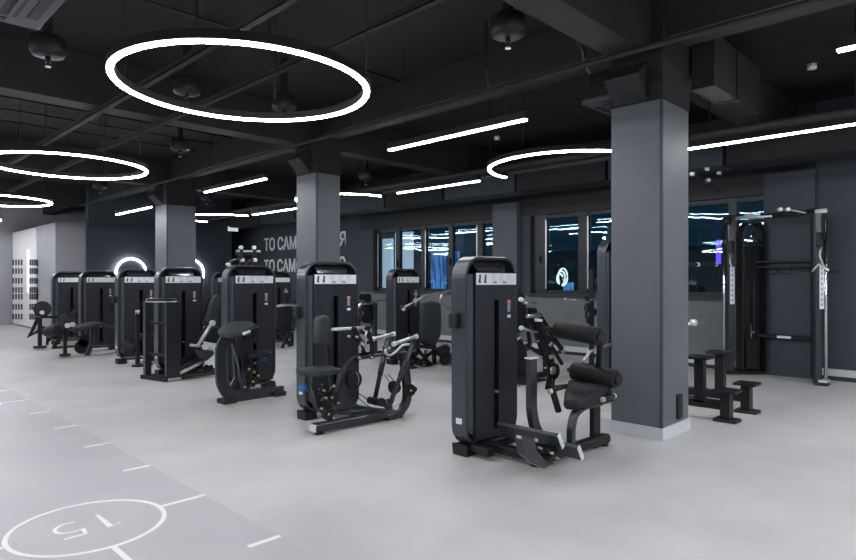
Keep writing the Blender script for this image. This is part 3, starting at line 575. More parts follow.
# ---- 3: preacher curl
T = (3.62, 7.05); th = Thing('preacher_curl_machine', 'grey weight machine with a broad grey arm pad above a small seat', 'gym machine', (T[0], T[1], 0)); tower(th, *T); Yb = 6.50
th.part('curved_frame', MB().bar(P3([(230, 338), (224.5, 340), (220.8, 348), (220.5, 366), (221.5, 384), (227, 393.5), (238, 396.5), (283, 391)], Yb), .13, .045, up=(0, 1, 0), rad=.09), 'grey')
for q in (227, 277): p = Py(q, 396, Yb); th.part('foot', MB().box((p.x-.08, Yb-.09, 0), (p.x+.08, Yb+.09, .055)), 'rubber', bevel=.008)
pad(th, 'arm_pad', [Py(217.5, 329.5, Yb+.12), Py(221, 332.5, Yb-.02), Py(229, 334, Yb-.14), Py(240, 332, Yb-.16), Py(248, 327, Yb-.16), Py(256.5, 323.5, Yb-.12), Py(252, 321.5, Yb+.05), Py(243, 320.5, Yb+.16), Py(231, 320.5, Yb+.22), Py(224, 325, Yb+.2)], (0, 0, -.06), 'padgrey', .02)
th.part('pad_bracket', MB().bar(P3([(244, 338), (257, 330), (257, 343)], Yb), .06, .08, up=(0, 1, 0)), 'blackmetal')
th.part('grip', MB().tube(P3([(243, 334), (250, 331.5)], Yb-.26), .018, 10), 'cap')
pad(th, 'seat_pad', [Py(245, 354.5, Yb+.05), Py(249, 355, Yb-.12), Py(262, 354.5, Yb-.14), Py(272, 352, Yb-.08), Py(270, 349.5, Yb+.12), Py(256, 349.5, Yb+.2), Py(248, 351, Yb+.18)], (0, 0, -.045), 'pad', .012)
for a, b_ in (((232, 338), (247, 392)), ((237, 338), (242, 393)), ((229, 390), (236, 378))): th.part('strut', MB().bar([Py(*a, Yb), Py(*b_, Yb)], .045, .045, up=(0, 1, 0)), 'grey')
th.part('fairing', MB().prism(P3([(233, 340), (250, 340), (250, 384), (243, 391), (236, 389)], Yb+.08), (0, .05, 0)), 'rib')
sm_ = th.part('seat_linkage', MB().bar([Py(*((((243, 374), (255, 362)), ((246, 390), (259, 375)), ((246, 378), (254, 386)), ((251, 368), (259, 375)), ((257, 356), (257, 374))))[0][0], Yb), Py(*((((243, 374), (255, 362)), ((246, 390), (259, 375)), ((246, 378), (254, 386)), ((251, 368), (259, 375)), ((257, 356), (257, 374))))[0][1], Yb)], .04, .04, up=(0, 1, 0)), 'blackmetal')
for a, b_ in (((243, 374), (255, 362)), ((246, 390), (259, 375)), ((246, 378), (254, 386)), ((251, 368), (259, 375)), ((257, 356), (257, 374)))[1:]: th.part('seat_linkage', MB().bar([Py(*a, Yb), Py(*b_, Yb)], .04, .04, up=(0, 1, 0)), 'blackmetal')
for q, m_ in (((249, 369), 'yellow'), ((258.5, 375.5), 'yellow'), ((252.8, 381.5), 'yellow'), ((255, 363), 'satin'), ((254, 372), 'satin'), ((244.5, 387), 'satin')): th.part('bolt', MB().disc(Py(*q, Yb-.03), (0, 1, 0), .013, .02, 10), m_, sm_)
th.part('seat_knob', MB().disc(Py(263, 358.5, Yb), (1, 0, 0), .03, .08, 14), 'blue', label='dark blue adjustment knob')
th.part('cable_wheel', MB().disc(Py(236, 389, Yb+.02), (0, 1, 0), .08, .05, 20), 'black')

# ---- 4: leg press / calf machine with box foot plate
T = (3.55, 9.0); th = Thing('leg_press_machine', 'dark weight machine with a tall boxy foot plate post, left of the preacher curl machine', 'gym machine', (T[0], T[1], 0)); tower(th, *T); Y0 = 8.45
p = Pz(163, 379.5); 
fp_ = th.part('foot_plate', MB().box((3.44, 8.44, .06), (3.64, 8.50, 1.10)), 'grey', bevel=.008)
th.part('plate_post', MB().box((3.33, 8.90, .05), (3.42, 8.98, 1.10)), 'grey', bevel=.008)
th.part('plate_skirt', MB().prism([(3.42, 8.44, 0), (3.66, 8.44, 0), (3.66, 8.58, 0), (3.44, 9.0, 0), (3.30, 9.0, 0)], (0, 0, .055)), 'blackmetal')
th.part('plate_foot_cap', MB().box((3.46, 8.42, .01), (3.64, 8.44, .05)), 'satin')
th.part('plate_top', MB().disc((3.46, 8.66, 1.125), (0, 0, 1), .20, .04, 32), 'blackmetal'); th.part('plate_top_rim', MB().disc((3.46, 8.66, 1.105), (0, 0, 1), .202, .012, 32), 'satin')
th.part('plate_web', MB().prism([(3.44, 8.5, .78), (3.48, 8.5, .78), (3.40, 8.94, .78), (3.36, 8.94, .78)], (0, 0, .04)), 'blackmetal'); th.part('plate_web', MB().prism([(3.44, 8.5, .34), (3.48, 8.5, .34), (3.40, 8.94, .34), (3.36, 8.94, .34)], (0, 0, .04)), 'blackmetal')
Yb = 8.40
pad(th, 'backrest', P3([(207, 322), (211, 305), (214.5, 297), (218, 295), (221.5, 296.5), (221, 304), (214, 323)], Yb+.1), (0, .12, 0), 'padgrey', .02)
pad(th, 'headrest_frame', P3([(204, 319), (210, 300), (213, 295), (209, 297), (203, 311)], Yb+.2), (0, .1, 0), 'blackmetal', .008)
for a, b_, r_ in (((198, 345), (213, 322), .025), ((190, 345), (202, 346.5), .022), ((202, 346.5), (217, 349.5), .026)): th.part('silver_link', MB().tube([Py(*a, Yb), Py(*b_, Yb)], r_, 12), 'satin')
for q in ((212.5, 323), (205, 347), (215.5, 349)): th.part('pivot_cap', MB().disc(Py(*q, Yb-.04), (0, 1, 0), .042, .03, 18), 'cap')
th.part('carriage', MB().prism(P3([(194, 349), (215, 351), (214, 355), (207, 361), (199, 358)], Yb+.02), (0, .2, 0)), 'grey', bevel=.01)
th.part('seat', MB().prism(P3([(202, 341), (212, 327), (222, 327), (226, 338), (219, 344)], Yb+.1), (0, .25, 0)), 'pad', bevel=.02)
for a, b_ in (((176, 371), (200, 358)), ((180, 373), (204, 361))): th.part('sled_rail', MB().tube([Py(*a, Yb+.05), Py(*b_, Yb+.05)], .028, 12), 'satin' if a[0] == 180 else 'blackmetal')
th.part('sled_body', MB().prism(P3([(176, 366), (196, 352), (206, 360), (202, 368), (180, 376)], Yb+.15), (0, .12, 0)), 'blackmetal')
th.part('base_rail', MB().bar([(3.66, 8.5, .05), (4.75, 8.45, .05)], .08, .05), 'grey'); th.part('base_rail', MB().bar([(3.66, 8.8, .05), (4.75, 8.78, .05)], .06, .05), 'grey')
th.part('cross_arm', MB().tube(P3([(168, 362), (190, 362)], 8.6), .03, 10), 'blackmetal')
mb = MB()
for i in range(6): c = Py(203+i*1.6, 368+2*math.sin(i*2), Yb+.1); mb.disc(c, (0, 1, 0), .03, .03, 10)
th.part('adjuster_knob', mb, 'blackmetal')
th.part('label_plate', MB().box((4.18, 8.82, .56), (4.26, 8.83, .70)), 'blue', label='blue label plate')
th.part('pin_post', MB().bar(P3([(178, 342), (178, 366)], Yb+.3), .05, .05, up=(0, 1, 0)), 'blackmetal')
th.part('pin_cap', MB().disc(Py(178.5, 341.5, Yb+.26), (0, 1, 0), .02, .03, 10), 'satin')

# ---- 5: third leg machine
T = (3.60, 10.80); th = Thing('leg_extension_machine', 'weight machine with its front half hidden by the boxy foot plate post', 'gym machine', (T[0], T[1], 0)); tower(th, *T, bracket=True); Yb = 10.3
th.part('slim_post', MB().bar(P3([(137.5, 312), (137.5, 364)], Yb), .06, .06, up=(0, 1, 0)), 'blackmetal'); th.part('post_cap', MB().disc(Py(137.5, 312, Yb), (0, 0, 1), .035, .06, 12), 'satin')
th.part('post_foot', MB().box(tuple(Py(134.5, 366, Yb)*1-V((0, .1, .03))), tuple(Py(147, 366, Yb)+V((0, .1, .03)))), 'rubber')
th.part('shin_roller', MB().roll(Py(124, 343, Yb+.2), Py(136, 349, Yb), .07), 'pad')
th.part('second_post', MB().bar(P3([(146, 340), (150, 366)], Yb+.1), .06, .06, up=(0, 1, 0)), 'blackmetal')
pad(th, 'seat_pad', P3([(138, 337), (158, 335), (160, 338), (139, 341)], Yb), (0, .35, 0), 'pad', .01)
th.part('base_rail', MB().bar([Py(132, 367, Yb)*1, Py(152, 365, Yb)], .06, .05), 'blackmetal')

# ---- 6, 7: prone leg curl machines at the far left
def legcurl(T, name, label, k, dx, dy, Yb, br):
    th = Thing(name, label, 'gym machine', (T[0], T[1], 0)); tower(th, *T, bracket=br, detail=1)
    def q(a): return [(dx+(x-90)*k+90-90, dy+(y-340)*k) for x, y in a]
    return th
T = (3.70, 13.15); th = Thing('leg_curl_machine', 'weight machine with a sloping flat bench, right of the two at far left', 'gym machine', (T[0], T[1], 0)); tower(th, *T, bracket=False, detail=1); Yb = 12.5
x_ = Py(113, 306, 13.1); th.part('bottle_bracket', MB().box((x_.x-.03, 13.04, x_.z-.10), (x_.x+.08, 13.12, x_.z+.06)), 'black', bevel=.01)
pad(th, 'bench_pad', P3([(72, 329), (98, 322.5), (103, 322.5), (103, 325), (99, 325.5), (75, 332)], Yb-.2), (0, .45, 0), 'padgrey', .012)
pad(th, 'bench_pad', P3([(102, 322.5), (115, 326.5), (115, 329.5), (103, 326)], Yb-.2), (0, .45, 0), 'padgrey', .012)
th.part('bench_leg', MB().bar(P3([(93, 326), (91.5, 345), (86, 357)], Yb), .08, .07, up=(0, 1, 0), rad=.2), 'grey')
th.part('base_rail', MB().bar(P3([(84, 358), (116, 353.5)], Yb), .08, .05, up=(0, 0, 1)), 'grey')
th.part('front_post', MB().bar(P3([(65, 331), (65, 354)], Yb), .06, .07, up=(0, 1, 0)), 'blackmetal'); th.part('post_foot', MB().disc(Py(65, 354.8, Yb), (0, 0, 1), .09, .04, 14), 'rubber')
th.part('cross_bar', MB().tube(P3([(66, 337.5), (88, 337)], Yb), .025, 10), 'grey')
th.part('lever_plate', MB().prism(P3([(61, 315), (66, 314), (76, 322), (74, 329), (62, 328)], Yb), (0, .06, 0)), 'padgrey', bevel=.01)
for q_ in ((67.5, 325.5), (72.5, 324.5)): th.part('pivot_cap', MB().disc(Py(*q_, Yb-.05), (0, 1, 0), .045, .04, 16), 'cap')
th.part('lever_arm', MB().bar(P3([(72, 325), (60, 334), (52, 339)], Yb), .07, .06, up=(0, 1, 0)), 'blackmetal')
th.part('shin_roller', MB().roll(Py(47, 332, Yb+.1), Py(59, 330, Yb-.2), .10), 'pad')
for q_, r_ in (((82, 347), .13), ((83, 342), .09)): th.part('cam_wheel', MB().disc(Py(*q_, Yb+.2), (0, 1, 0), r_, .05, 20), 'black')
T = (3.70, 15.1); th = Thing('leg_curl_machine', 'leftmost weight machine, with a round weight disc on its lever', 'gym machine', (T[0], T[1], 0)); tower(th, *T, detail=1); Yb = 14.2
th.part('front_post', MB().bar(P3([(39.8, 318), (39.8, 346)], Yb), .07, .08, up=(0, 1, 0)), 'blackmetal'); th.part('post_foot', MB().disc(Py(40, 347, Yb), (0, 0, 1), .12, .04, 14), 'rubber')
wd = th.part('weight_disc', MB().disc(Py(42.5, 309, Yb), (.6, 1, 0), .16, .05, 24), 'black'); th.part('disc_cap', MB().disc(Py(42, 312.5, Yb-.06), (0, 1, 0), .04, .05, 14), 'cap', wd)
th.part('lever_arm', MB().bar(P3([(38, 317), (34, 327), (29.5, 336), (38, 331)], Yb), .06, .06, up=(0, 1, 0)), 'blackmetal')
th.part('top_bar', MB().bar(P3([(40, 317), (57, 317)], Yb), .05, .08, up=(0, 1, 0)), 'blackmetal')
th.part('shin_roller', MB().roll(Py(40, 330, Yb), Py(54, 331, Yb), .08), 'pad')
pad(th, 'bench_pad', P3([(54, 326), (78, 320), (80, 322), (56, 330)], Yb), (0, .35, 0), 'pad', .012)
pad(th, 'headrest', P3([(74, 313), (79, 309), (80, 322), (75, 322)], Yb+.3), (0, .3, 0), 'pad', .012)
th.part('bench_leg', MB().bar(P3([(61, 330), (58, 340), (54, 347)], Yb), .07, .07, up=(0, 1, 0)), 'blackmetal'); th.part('base_rail', MB().bar(P3([(52, 348), (78, 346)], Yb), .08, .05), 'blackmetal')
for a, b_ in (((50, 333), (60, 341)), ((58, 333), (48, 341)), ((48, 336), (47, 345))): th.part('linkage', MB().bar([Py(*a, Yb+.1), Py(*b_, Yb+.1)], .05, .05, up=(0, 1, 0)), 'blackmetal')

# ---- second row: pulldown machine
T = (6.76, 7.48); th = Thing('pulldown_machine', 'weight machine in front of the windows with long silver overhead levers and a tall backrest', 'gym machine', (T[0], T[1], 0)); tower(th, *T, W=.66); Yb = 6.95
mb = MB().tube(P3([(403, 308), (412, 304), (424, 296.5), (451, 290.5), (462, 289)], Yb), .024, 10); ov = th.part('overhead_lever', mb, 'satin')
th.part('lever_grip', MB().tube(P3([(401, 306), (405, 309.5), (414, 304)], Yb-.05), .026, 10), 'rubber', ov)
for q in ((403.5, 309), (415, 300.5)): th.part('lever_cap', MB().disc(Py(*q, Yb-.06), (0, 1, 0), .03, .03, 14), 'cap', ov)
th.part('hook_handle', MB().tube(P3([(454, 309), (445, 308), (440, 302), (441, 295), (446, 293)], Yb-.1), .02, 10), 'satin')
th.part('selector_knob', MB().disc(Py(415.5, 294.5, 7.44), (0, 1, 0), .03, .05, 14), 'satin'); th.part('selector_post', MB().tube([Py(415.5, 296, 7.44), Py(415.5, 306, 7.44)], .015, 8), 'satin')
pad(th, 'backrest', P3([(424, 303), (432, 301), (441, 303), (442, 320), (441, 336), (436, 346), (428, 346), (422, 343)], Yb-.1), (.05, .14, 0), 'padgrey', .03)
th.part('backrest_post', MB().bar(P3([(434, 345), (434, 372)], Yb+.1), .06, .07, up=(0, 1, 0)), 'blackmetal')
pad(th, 'seat_pad', P3([(418, 344), (437, 347), (437, 350), (420, 348)], Yb-.2), (0, .4, 0), 'pad', .01)
sm_ = th.part('seat_mechanism', MB().bar([Py(*((((418, 350), (432, 366)), ((432, 352), (420, 362)), ((420, 364), (434, 370)), ((426, 350), (426, 370)), ((412, 362), (430, 366)), ((415, 372), (410, 362))))[0][0], Yb), Py(*((((418, 350), (432, 366)), ((432, 352), (420, 362)), ((420, 364), (434, 370)), ((426, 350), (426, 370)), ((412, 362), (430, 366)), ((415, 372), (410, 362))))[0][1], Yb)], .05, .05, up=(0, 1, 0)), 'blackmetal')
for a, b_ in (((418, 350), (432, 366)), ((432, 352), (420, 362)), ((420, 364), (434, 370)), ((426, 350), (426, 370)), ((412, 362), (430, 366)), ((415, 372), (410, 362)))[1:]: th.part('seat_mechanism', MB().bar([Py(*a, Yb), Py(*b_, Yb)], .05, .05, up=(0, 1, 0)), 'blackmetal')
for q in ((427, 352), (430, 359), (419, 357), (424, 365)): th.part('bolt', MB().disc(Py(*q, Yb-.04), (0, 1, 0), .018, .03, 10), 'satin', sm_)
th.part('seat_knob', MB().disc(Py(413.5, 350, Yb-.3), (1, 0, 0), .03, .07, 12), 'blue', label='blue adjustment knob')
th.part('base_rail', MB().bar(P3([(402, 363), (426, 373.5)], Yb), .08, .06), 'grey'); th.part('base_rail', MB().bar(P3([(426, 374), (462, 370)], Yb), .08, .06), 'grey')
th.part('rail_cap', MB().disc(Py(424, 373.5, Yb-.05), (0, 1, 0), .045, .03, 14), 'cap')
for q in ((440, 352), (444, 360)): th.part('ankle_roller', MB().roll(Py(*q, Yb-.1), Py(q[0]+6, q[1]-3, Yb+.1), .085), 'pad')
th.part('cable', MB().tube([Py(442, 340, Yb), Py(442, 352, Yb)], .005, 6), 'black')

# ---- second row, right behind the nearest tower: seated row machine
T = (6.10, 5.40); th = Thing('seated_row_machine', 'black weight machine mostly hidden behind the nearest tower, its levers showing beside the upper roller', 'gym machine', (T[0], T[1], 0)); tower(th, *T, W=.64, detail=1); Yb = 4.95
pad(th, 'backrest', P3([(513, 293), (521, 287), (526, 297), (528, 315), (526, 331), (514, 334)], Yb), (0, .12, 0), 'pad', .03)
pad(th, 'seat_pad', P3([(512, 341), (523, 338), (528, 350), (529, 370), (524, 382), (512, 388)], Yb), (0, .3, 0), 'pad', .04)
for pts, m_, r_ in (([(520, 299), (524, 301)], 'cap', .03), ([(524, 303), (536, 303)], 'satin', .018), ([(527, 316.5), (541, 314.5)], 'satin', .026), ([(522, 328), (531, 331), (537, 332)], 'satin', .018), ([(516, 340), (524, 335)], 'satin', .016)):
    th.part('silver_grip', MB().tube(P3(pts, Yb-.1), r_, 10), m_)
th.part('grip_cap', MB().disc(Py(521.5, 328, Yb-.1), (1, 0, 0), .032, .04, 14), 'cap')
for a, b_, w_ in (((540, 316), (563, 352), .06), ((545, 335), (562, 348), .05), ((529, 308), (534, 330), .06), ((527, 318), (530, 345), .05), ((532, 322), (546, 362), .06), ((548, 340), (562, 364), .05), ((526, 345), (544, 356), .05), ((549, 362), (558, 372), .05)):
    th.part('lever', MB().bar([Py(*a, Yb), Py(*b_, Yb)], w_, w_, up=(0, 1, 0)), 'blackmetal')
th.part('lever_end', MB().disc(Py(563, 351, Yb-.03), (1, 0, -1), .035, .04, 12), 'satin')
for q, r_ in (((533, 312), .06), ((537, 322), .05), ((553, 378), .06), ((548, 352), .05)): th.part('pulley_wheel', MB().disc(Py(*q, Yb+.02), (0, 1, 0), r_, .06, 18), 'black')
for q in ((533, 316), (538, 341), (551, 343), (541, 357), (545, 368), (530, 351)): th.part('bolt', MB().disc(Py(*q, Yb-.05), (0, 1, 0), .016, .03, 10), 'satin')
th.part('main_post', MB().bar([Py(546, 358, Yb+.05), Py(546, 386, Yb+.05), Pz(546, 389)+V((0, 0, .05))] if False else P3([(546, 340), (546, 392)], Yb+.05), .08, .08, up=(0, 1, 0)), 'blackmetal')
th.part('base_rail', MB().bar([(6.3, 5.38, .06), (6.45, 4.95, .06), (7.6, 4.9, .06)], .09, .07, rad=.1), 'blackmetal')
th.part('cross_rail', MB().bar(P3([(514, 380), (560, 384), (600, 388)], Yb-.15), .07, .10, up=(0, 0, 1)), 'blackmetal')

# ---- machine behind the second tower: standing pulley frame
th = Thing('pulley_frame_machine', 'dark frame with round pulleys between the second tower and the pulldown machine', 'gym machine', (6.4, 8.6, 0)); Yb = 8.6
th.part('arch_arm', MB().tube(P3([(357, 309), (361, 303.5), (376, 302.5)], Yb), .03, 10), 'satin'); th.part('arch_arm', MB().tube(P3([(358, 311), (363, 308), (372, 318)], Yb), .03, 10), 'grey')
th.part('arch_arm', MB().tube(P3([(362, 308), (358, 318), (359, 328)], Yb), .035, 10), 'grey')
th.part('post', MB().bar(P3([(374.5, 303), (374.5, 371)], Yb), .08, .10, up=(0, 1, 0)), 'grey'); th.part('fairing', MB().prism(P3([(361, 305), (374, 304), (374, 330), (370, 322), (364, 310)], Yb+.05), (0, .05, 0)), 'grey')
for q, r_ in (((366.5, 298), .085), ((366, 318), .10), ((361, 297), .06)): th.part('pulley_wheel', MB().disc(Py(*q, Yb+.0), (0, 1, 0), r_, .08, 22), 'black')
th.part('rod', MB().tube(P3([(366, 300.5), (385, 300.5)], Yb), .014, 8), 'satin')
for a, b_ in (((362, 350), (372, 362)), ((360, 340), (366, 356)), ((372, 340), (360, 330)), ((352, 345), (372, 342))): th.part('linkage', MB().bar([Py(*a, Yb), Py(*b_, Yb)], .05, .05, up=(0, 1, 0)), 'blackmetal'); th.part('base_rail', MB().bar([(6.2, 8.6, .05), (7.5, 8.6, .05)], .09, .07), 'blackmetal')
th.part('foot', MB().box((6.55, 8.3, 0), (6.75, 8.9, .06)), 'blackmetal')

# ---- behind the preacher curl: machine with right edge visible and one farther
T = (6.76, 11.55); th = Thing('shoulder_press_machine', 'weight machine just right of and behind the preacher curl machine, below the slogan', 'gym machine', (T[0], T[1], 0)); tower(th, *T, detail=1); Yb = 10.9
pad(th, 'backrest', P3([(278, 308), (282, 306), (292, 306), (294, 312), (292, 328), (279, 329)], Yb), (0, .16, 0), 'pad', .03)
th.part('press_bar', MB().tube(P3([(277, 306), (286, 305), (303, 305)], Yb-.2), .026, 10), 'satin')
th.part('lever', MB().bar(P3([(295, 299), (296, 306), (292, 330)], Yb), .06, .06, up=(0, 1, 0)), 'grey'); th.part('selector_knob', MB().disc(Py(286, 291.5, 11.5), (0, 1, 0), .04, .05, 12), 'satin')
for a, b_ in (((280, 332), (290, 346)), ((290, 330), (282, 348)), ((292, 332), (292, 346)), ((279, 328), (294, 330)), ((286, 293), (286, 304))): th.part('linkage', MB().bar([Py(*a, Yb), Py(*b_, Yb)], .06, .06, up=(0, 1, 0)), 'blackmetal'); th.part('base_rail', MB().bar(P3([(276, 352), (297, 350)], Yb), .12, .06), 'blackmetal'); th.part('rail_cap', MB().disc(Py(283.5, 351.5, Yb-.08), (0, 1, 0), .06, .03, 12), 'cap')
T = (6.50, 13.3); th = Thing('incline_press_machine', 'weight machine mostly hidden between the leg press and the preacher curl machine', 'gym machine', (T[0], T[1], 0)); tower(th, *T, detail=1)
# chin-up levers rising behind the preacher curl tower
th = Thing('multi_grip_rack', 'far rack with silver grips rising above the preacher curl machine', 'gym machine', (6.2, 9.6, 0)); Yb = 9.6
for x in (241, 254): th.part('upright', MB().bar(P3([(x, 247), (x, 330)], Yb), .06, .06, up=(0, 1, 0)), 'blackmetal')
for x in (241, 254): th.part('base', MB().box((Py(x, 300, Yb).x-.05, Yb-.5, 0), (Py(x, 300, Yb).x+.05, Yb+.3, .07)), 'blackmetal'); th.part('upright', MB().bar([Py(x, 330, Yb), V((Py(x, 330, Yb).x, Yb, .05))], .06, .06, up=(0, 1, 0)), 'blackmetal')
th.part('top_bar', MB().bar(P3([(236, 251), (260, 251.5)], Yb), .03, .04), 'satin'); th.part('lower_bar', MB().bar(P3([(236, 254), (258, 255)], Yb), .03, .03), 'blackmetal')
for pts in ([(228, 265), (231, 261.5), (242, 258), (243, 260)], [(245, 265), (250, 260), (256, 260)], [(236, 251), (238, 255), (241, 258)]): th.part('grip_arm', MB().tube(P3(pts, Yb-.3), .022, 10), 'grey')
for q in ((242.5, 260), (255, 260), (241, 247.5), (254, 247.5), (228, 264.5)): th.part('grip_cap', MB().disc(Py(*q, Yb-.3), (0, 1, 0), .032, .05, 12), 'cap')

# ---- stand with horizontal rod left of the tall tower
th = Thing('cable_stand', 'slim black stand with a horizontal silver rod, left of the near column', 'stand', (7.4, 4.9, 0)); Yb = 4.9
th.part('post', MB().bar([Py(591.5, 270, Yb), V((Py(591.5, 300, Yb).x, Yb, .05))], .06, .07, up=(0, 1, 0)), 'black'); th.part('base', MB().box((Py(591.5, 300, Yb).x-.25, Yb-.2, 0), (Py(591.5, 300, Yb).x+.25, Yb+.2, .05)), 'black')
th.part('rod', MB().tube(P3([(565, 299), (598, 299.5)], Yb-.05), .018, 10), 'satin'); th.part('rod_clamp', MB().disc(Py(586, 299, Yb-.05), (1, 0, 0), .035, .06, 14), 'black')
for q in ((588, 308), (593, 312), (590, 320)): th.part('bracket', MB().disc(Py(*q, Yb), (0, 1, 0), .06, .08, 16), 'black')
th.part('brace', MB().bar(P3([(587, 303), (586, 318)], Yb), .04, .04, up=(0, 1, 0)), 'black')

# ---- assisted chin and dip machine behind the near column
T = (7.02, 3.76); th = Thing('chin_dip_machine', 'tall ribbed machine behind the near column with step pedestals and silver grips to its right', 'gym machine', (T[0], T[1], 0))
tower(th, *T, H=1.92, W=.66, D=.12, detail=1)
for X, Yf, Yh in ((6.39, 2.13, 2.37), (6.97, 2.12, 2.37)):
    th.part('side_rail', MB().bar([(X, Yf+.04, .155), (X, 3.75, .155)], .09, .09), 'blackmetal')
    st = th.part('low_step', MB().box((X-.11, Yf-.13, .29), (X+.11, Yf+.09, .32)), 'blackmetal', bevel=.008)
    th.part('step_post', MB().box((X-.055, Yf-.06, .02), (X+.055, Yf+.03, .295)), 'blackmetal', st); th.part('step_foot', MB().box((X-.09, Yf-.13, 0), (X+.09, Yf+.09, .03)), 'rubber', st, bevel=.008)
    hs = th.part('high_step', MB().box((X-.12, Yh-.11, .60), (X+.12, Yh+.12, .63)), 'blackmetal', bevel=.008)
    th.part('step_post', MB().box((X-.045, Yh-.045, .16), (X+.045, Yh+.045, .605)), 'blackmetal', hs)
th.part('upright', MB().bar([(7.17, 3.70, .15), (7.17, 3.70, 1.95)], .06, .09, up=(0, 1, 0)), 'blackmetal')
th.part('cross_rail', MB().bar([(6.39, 3.70, .155), (7.6, 3.70, .155)], .08, .08), 'blackmetal')
for a, b_, caps in (((640, 264.5), (715.5, 264.5), (697.5, 715.5)),):
    g = th.part('dip_handle', MB().tube([Py(*a, 2.9), Py(*b_, 2.9)], .022, 12), 'rubber')
    for c in caps: th.part('grip_cap', MB().disc(Py(c, 264.5, 2.9), (1, 0, 0), .026, .05, 14), 'cap', g)
g = th.part('knee_handle', MB().tube([Py(686, 324.5, 2.7), Py(708, 320, 2.7)], .022, 12), 'satin'); th.part('grip_cap', MB().disc(Py(693.5, 322.5, 2.66), (0, 1, 0), .035, .06, 16), 'cap', g)
g = th.part('chin_bar', MB().tube([Py(640, 183, 3.0), Py(704, 180, 3.0)], .02, 10), 'blackmetal'); th.part('chin_grip', MB().tube([Py(703, 180, 3.0), Py(718, 190, 3.0)], .026, 10), 'grey', g)
th.part('chin_grip', MB().tube([Py(686, 176, 3.0), Py(703, 178, 3.0)], .014, 8), 'grey', g)
for q in ((692, 174), (707, 169), (719, 173), (708, 180)): c = Py(*q, 2.95); th.part('grip_cap', MB().disc(c, (0, 1, .2), .024, .05, 12), 'cap', g); th.part('grip_stem', MB().tube([c, c+V((-.02, .1, -.05))], .012, 8), 'blackmetal', g)
for px, py, Y, z0 in ((672, 181.5, 3.0, 1.8), (672, 264.5, 2.9, 1.4), (687, 324.5, 2.7, 1.05)):
    q = Py(px, py, Y); th.part('handle_beam', MB().bar([(7.12, 3.70, z0), q], .05, .05), 'blackmetal')

# ---- cable trainer at the right
th = Thing('cable_trainer', 'tall dual pulley trainer with white label strips on its uprights, standing by the right wall', 'gym machine', (9.8, 2.6, 0))
def upright(q, back, hh, mirror):   # q = front upright, back = rear corner
    q = V((*q, 0)); b_ = V((*back, 0)); d_ = (b_-q).normalized(); n_ = V((-d_.y, d_.x, 0))
    th.part('base_plate', MB().bar([q-d_*.06+V((0, 0, .03)), b_+V((0, 0, .03))], .10, .055), 'blackmetal'); 
    fc = th.part('upright', MB().bar([q+V((0, 0, .06)), q+V((0, 0, hh))], .085, .11, up=tuple(d_)), 'grey')
    return q, b_, d_, n_, fc
q, b_, d_, n_, fc = upright((9.62, 3.13), (9.98, 2.80), 2.33, 1)
cz = Py
strip = MB().prism([q+V((-.035, -.052, 1.08))*1, q+V((.02, -.062, 1.08)), q+V((.02, -.062, 1.60)), q+V((-.035, -.052, 1.60))], (-.003, -.006, 0))
def facestrip(q, za, zb, m_, nm, w_=.035, off=.058, par=None):
    f_ = V((-math.sin(YAW), -math.cos(YAW), 0)).normalized(); s_ = V((f_.y, -f_.x, 0)); c = q+f_*off
    return th.part(nm, MB().prism([c-s_*w_+V((0, 0, za)), c+s_*w_+V((0, 0, za)), c+s_*w_+V((0, 0, zb)), c-s_*w_+V((0, 0, zb))], f_*.004), m_, par), c, f_, s_
q1 = V((9.62, 3.14, 0)); lb, c, f_, s_ = facestrip(q1, 1.05, 1.60, 'placard', 'label_strip', .033, .075, fc)
for i in range(7): zz = 1.09+i*.074; th.part('strip_mark', MB().prism([c+f_*.005-s_*.012+V((0, 0, zz)), c+f_*.005+s_*.012+V((0, 0, zz)), c+f_*.005+s_*.012+V((0, 0, zz+.035)), c+f_*.005-s_*.012+V((0, 0, zz+.035))], f_*.002), 'printgrey', lb)
th.part('guide_rod', MB().tube([q1+V((-.09, .05, .08)), q1+V((-.09, .05, 2.25))], .018, 12), 'chrome')
# weight tower with rounded hood
hood = []
pA, pB = V((9.70, 3.02, 0)), V((9.95, 2.785, 0)); dd = pB-pA; nn = V((dd.y, -dd.x, 0)).normalized()
for i in range(17): a = math.pi*i/16; hood.append(pA+dd*(.5-.5*math.cos(a))+V((0, 0, 2.05+.22*math.sin(a))))
out = [pA+V((0, 0, .06))]+hood+[pB+V((0, 0, .06))]
th.part('tower_hood', MB().sweep(out, [(-.012, -.09), (.012, -.09), (.012, .09), (-.012, .09)], up=tuple(nn)), 'blackmetal')
th.part('tower_back', MB().prism([pA+nn*-.07+V((0, 0, .06)), pB+nn*-.07+V((0, 0, .06)), pB+nn*-.07+V((0, 0, 1.98)), pA+nn*-.07+V((0, 0, 1.98))], nn*.01), 'stack')
ws = th.part('weight_stack', MB().prism([pA+dd*.2+V((0, 0, .1)), pB-dd*.2+V((0, 0, .1)), pB-dd*.2+V((0, 0, .55)), pA+dd*.2+V((0, 0, .55))], nn*.04), 'stack')
for t in (.30, .62): th.part('guide_rod', MB().tube([pA+dd*t+V((0, 0, .1)), pA+dd*t+V((0, 0, 1.95))], .008, 8), 'grey')
th.part('selector_rod', MB().tube([pA+dd*.46+nn*.02+V((0, 0, .2)), pA+dd*.46+nn*.02+V((0, 0, .75))], .008, 8), 'satin')
th.part('selector_pin', MB().tube([pA+dd*.46+V((0, 0, .62)), pA+dd*.46+nn*.1+V((0, 0, .64))], .012, 8), 'satin')
for t, zz in ((.2, 2.12), (.8, 2.10)): th.part('pulley_wheel', MB().disc(pA+dd*t+V((0, 0, zz)), nn, .09, .05, 24), 'black')
th.part('tower_shelf', MB().bar([pA+V((0, 0, 1.92)), pB+V((0, 0, 1.92))], .08, .04), 'blackmetal')
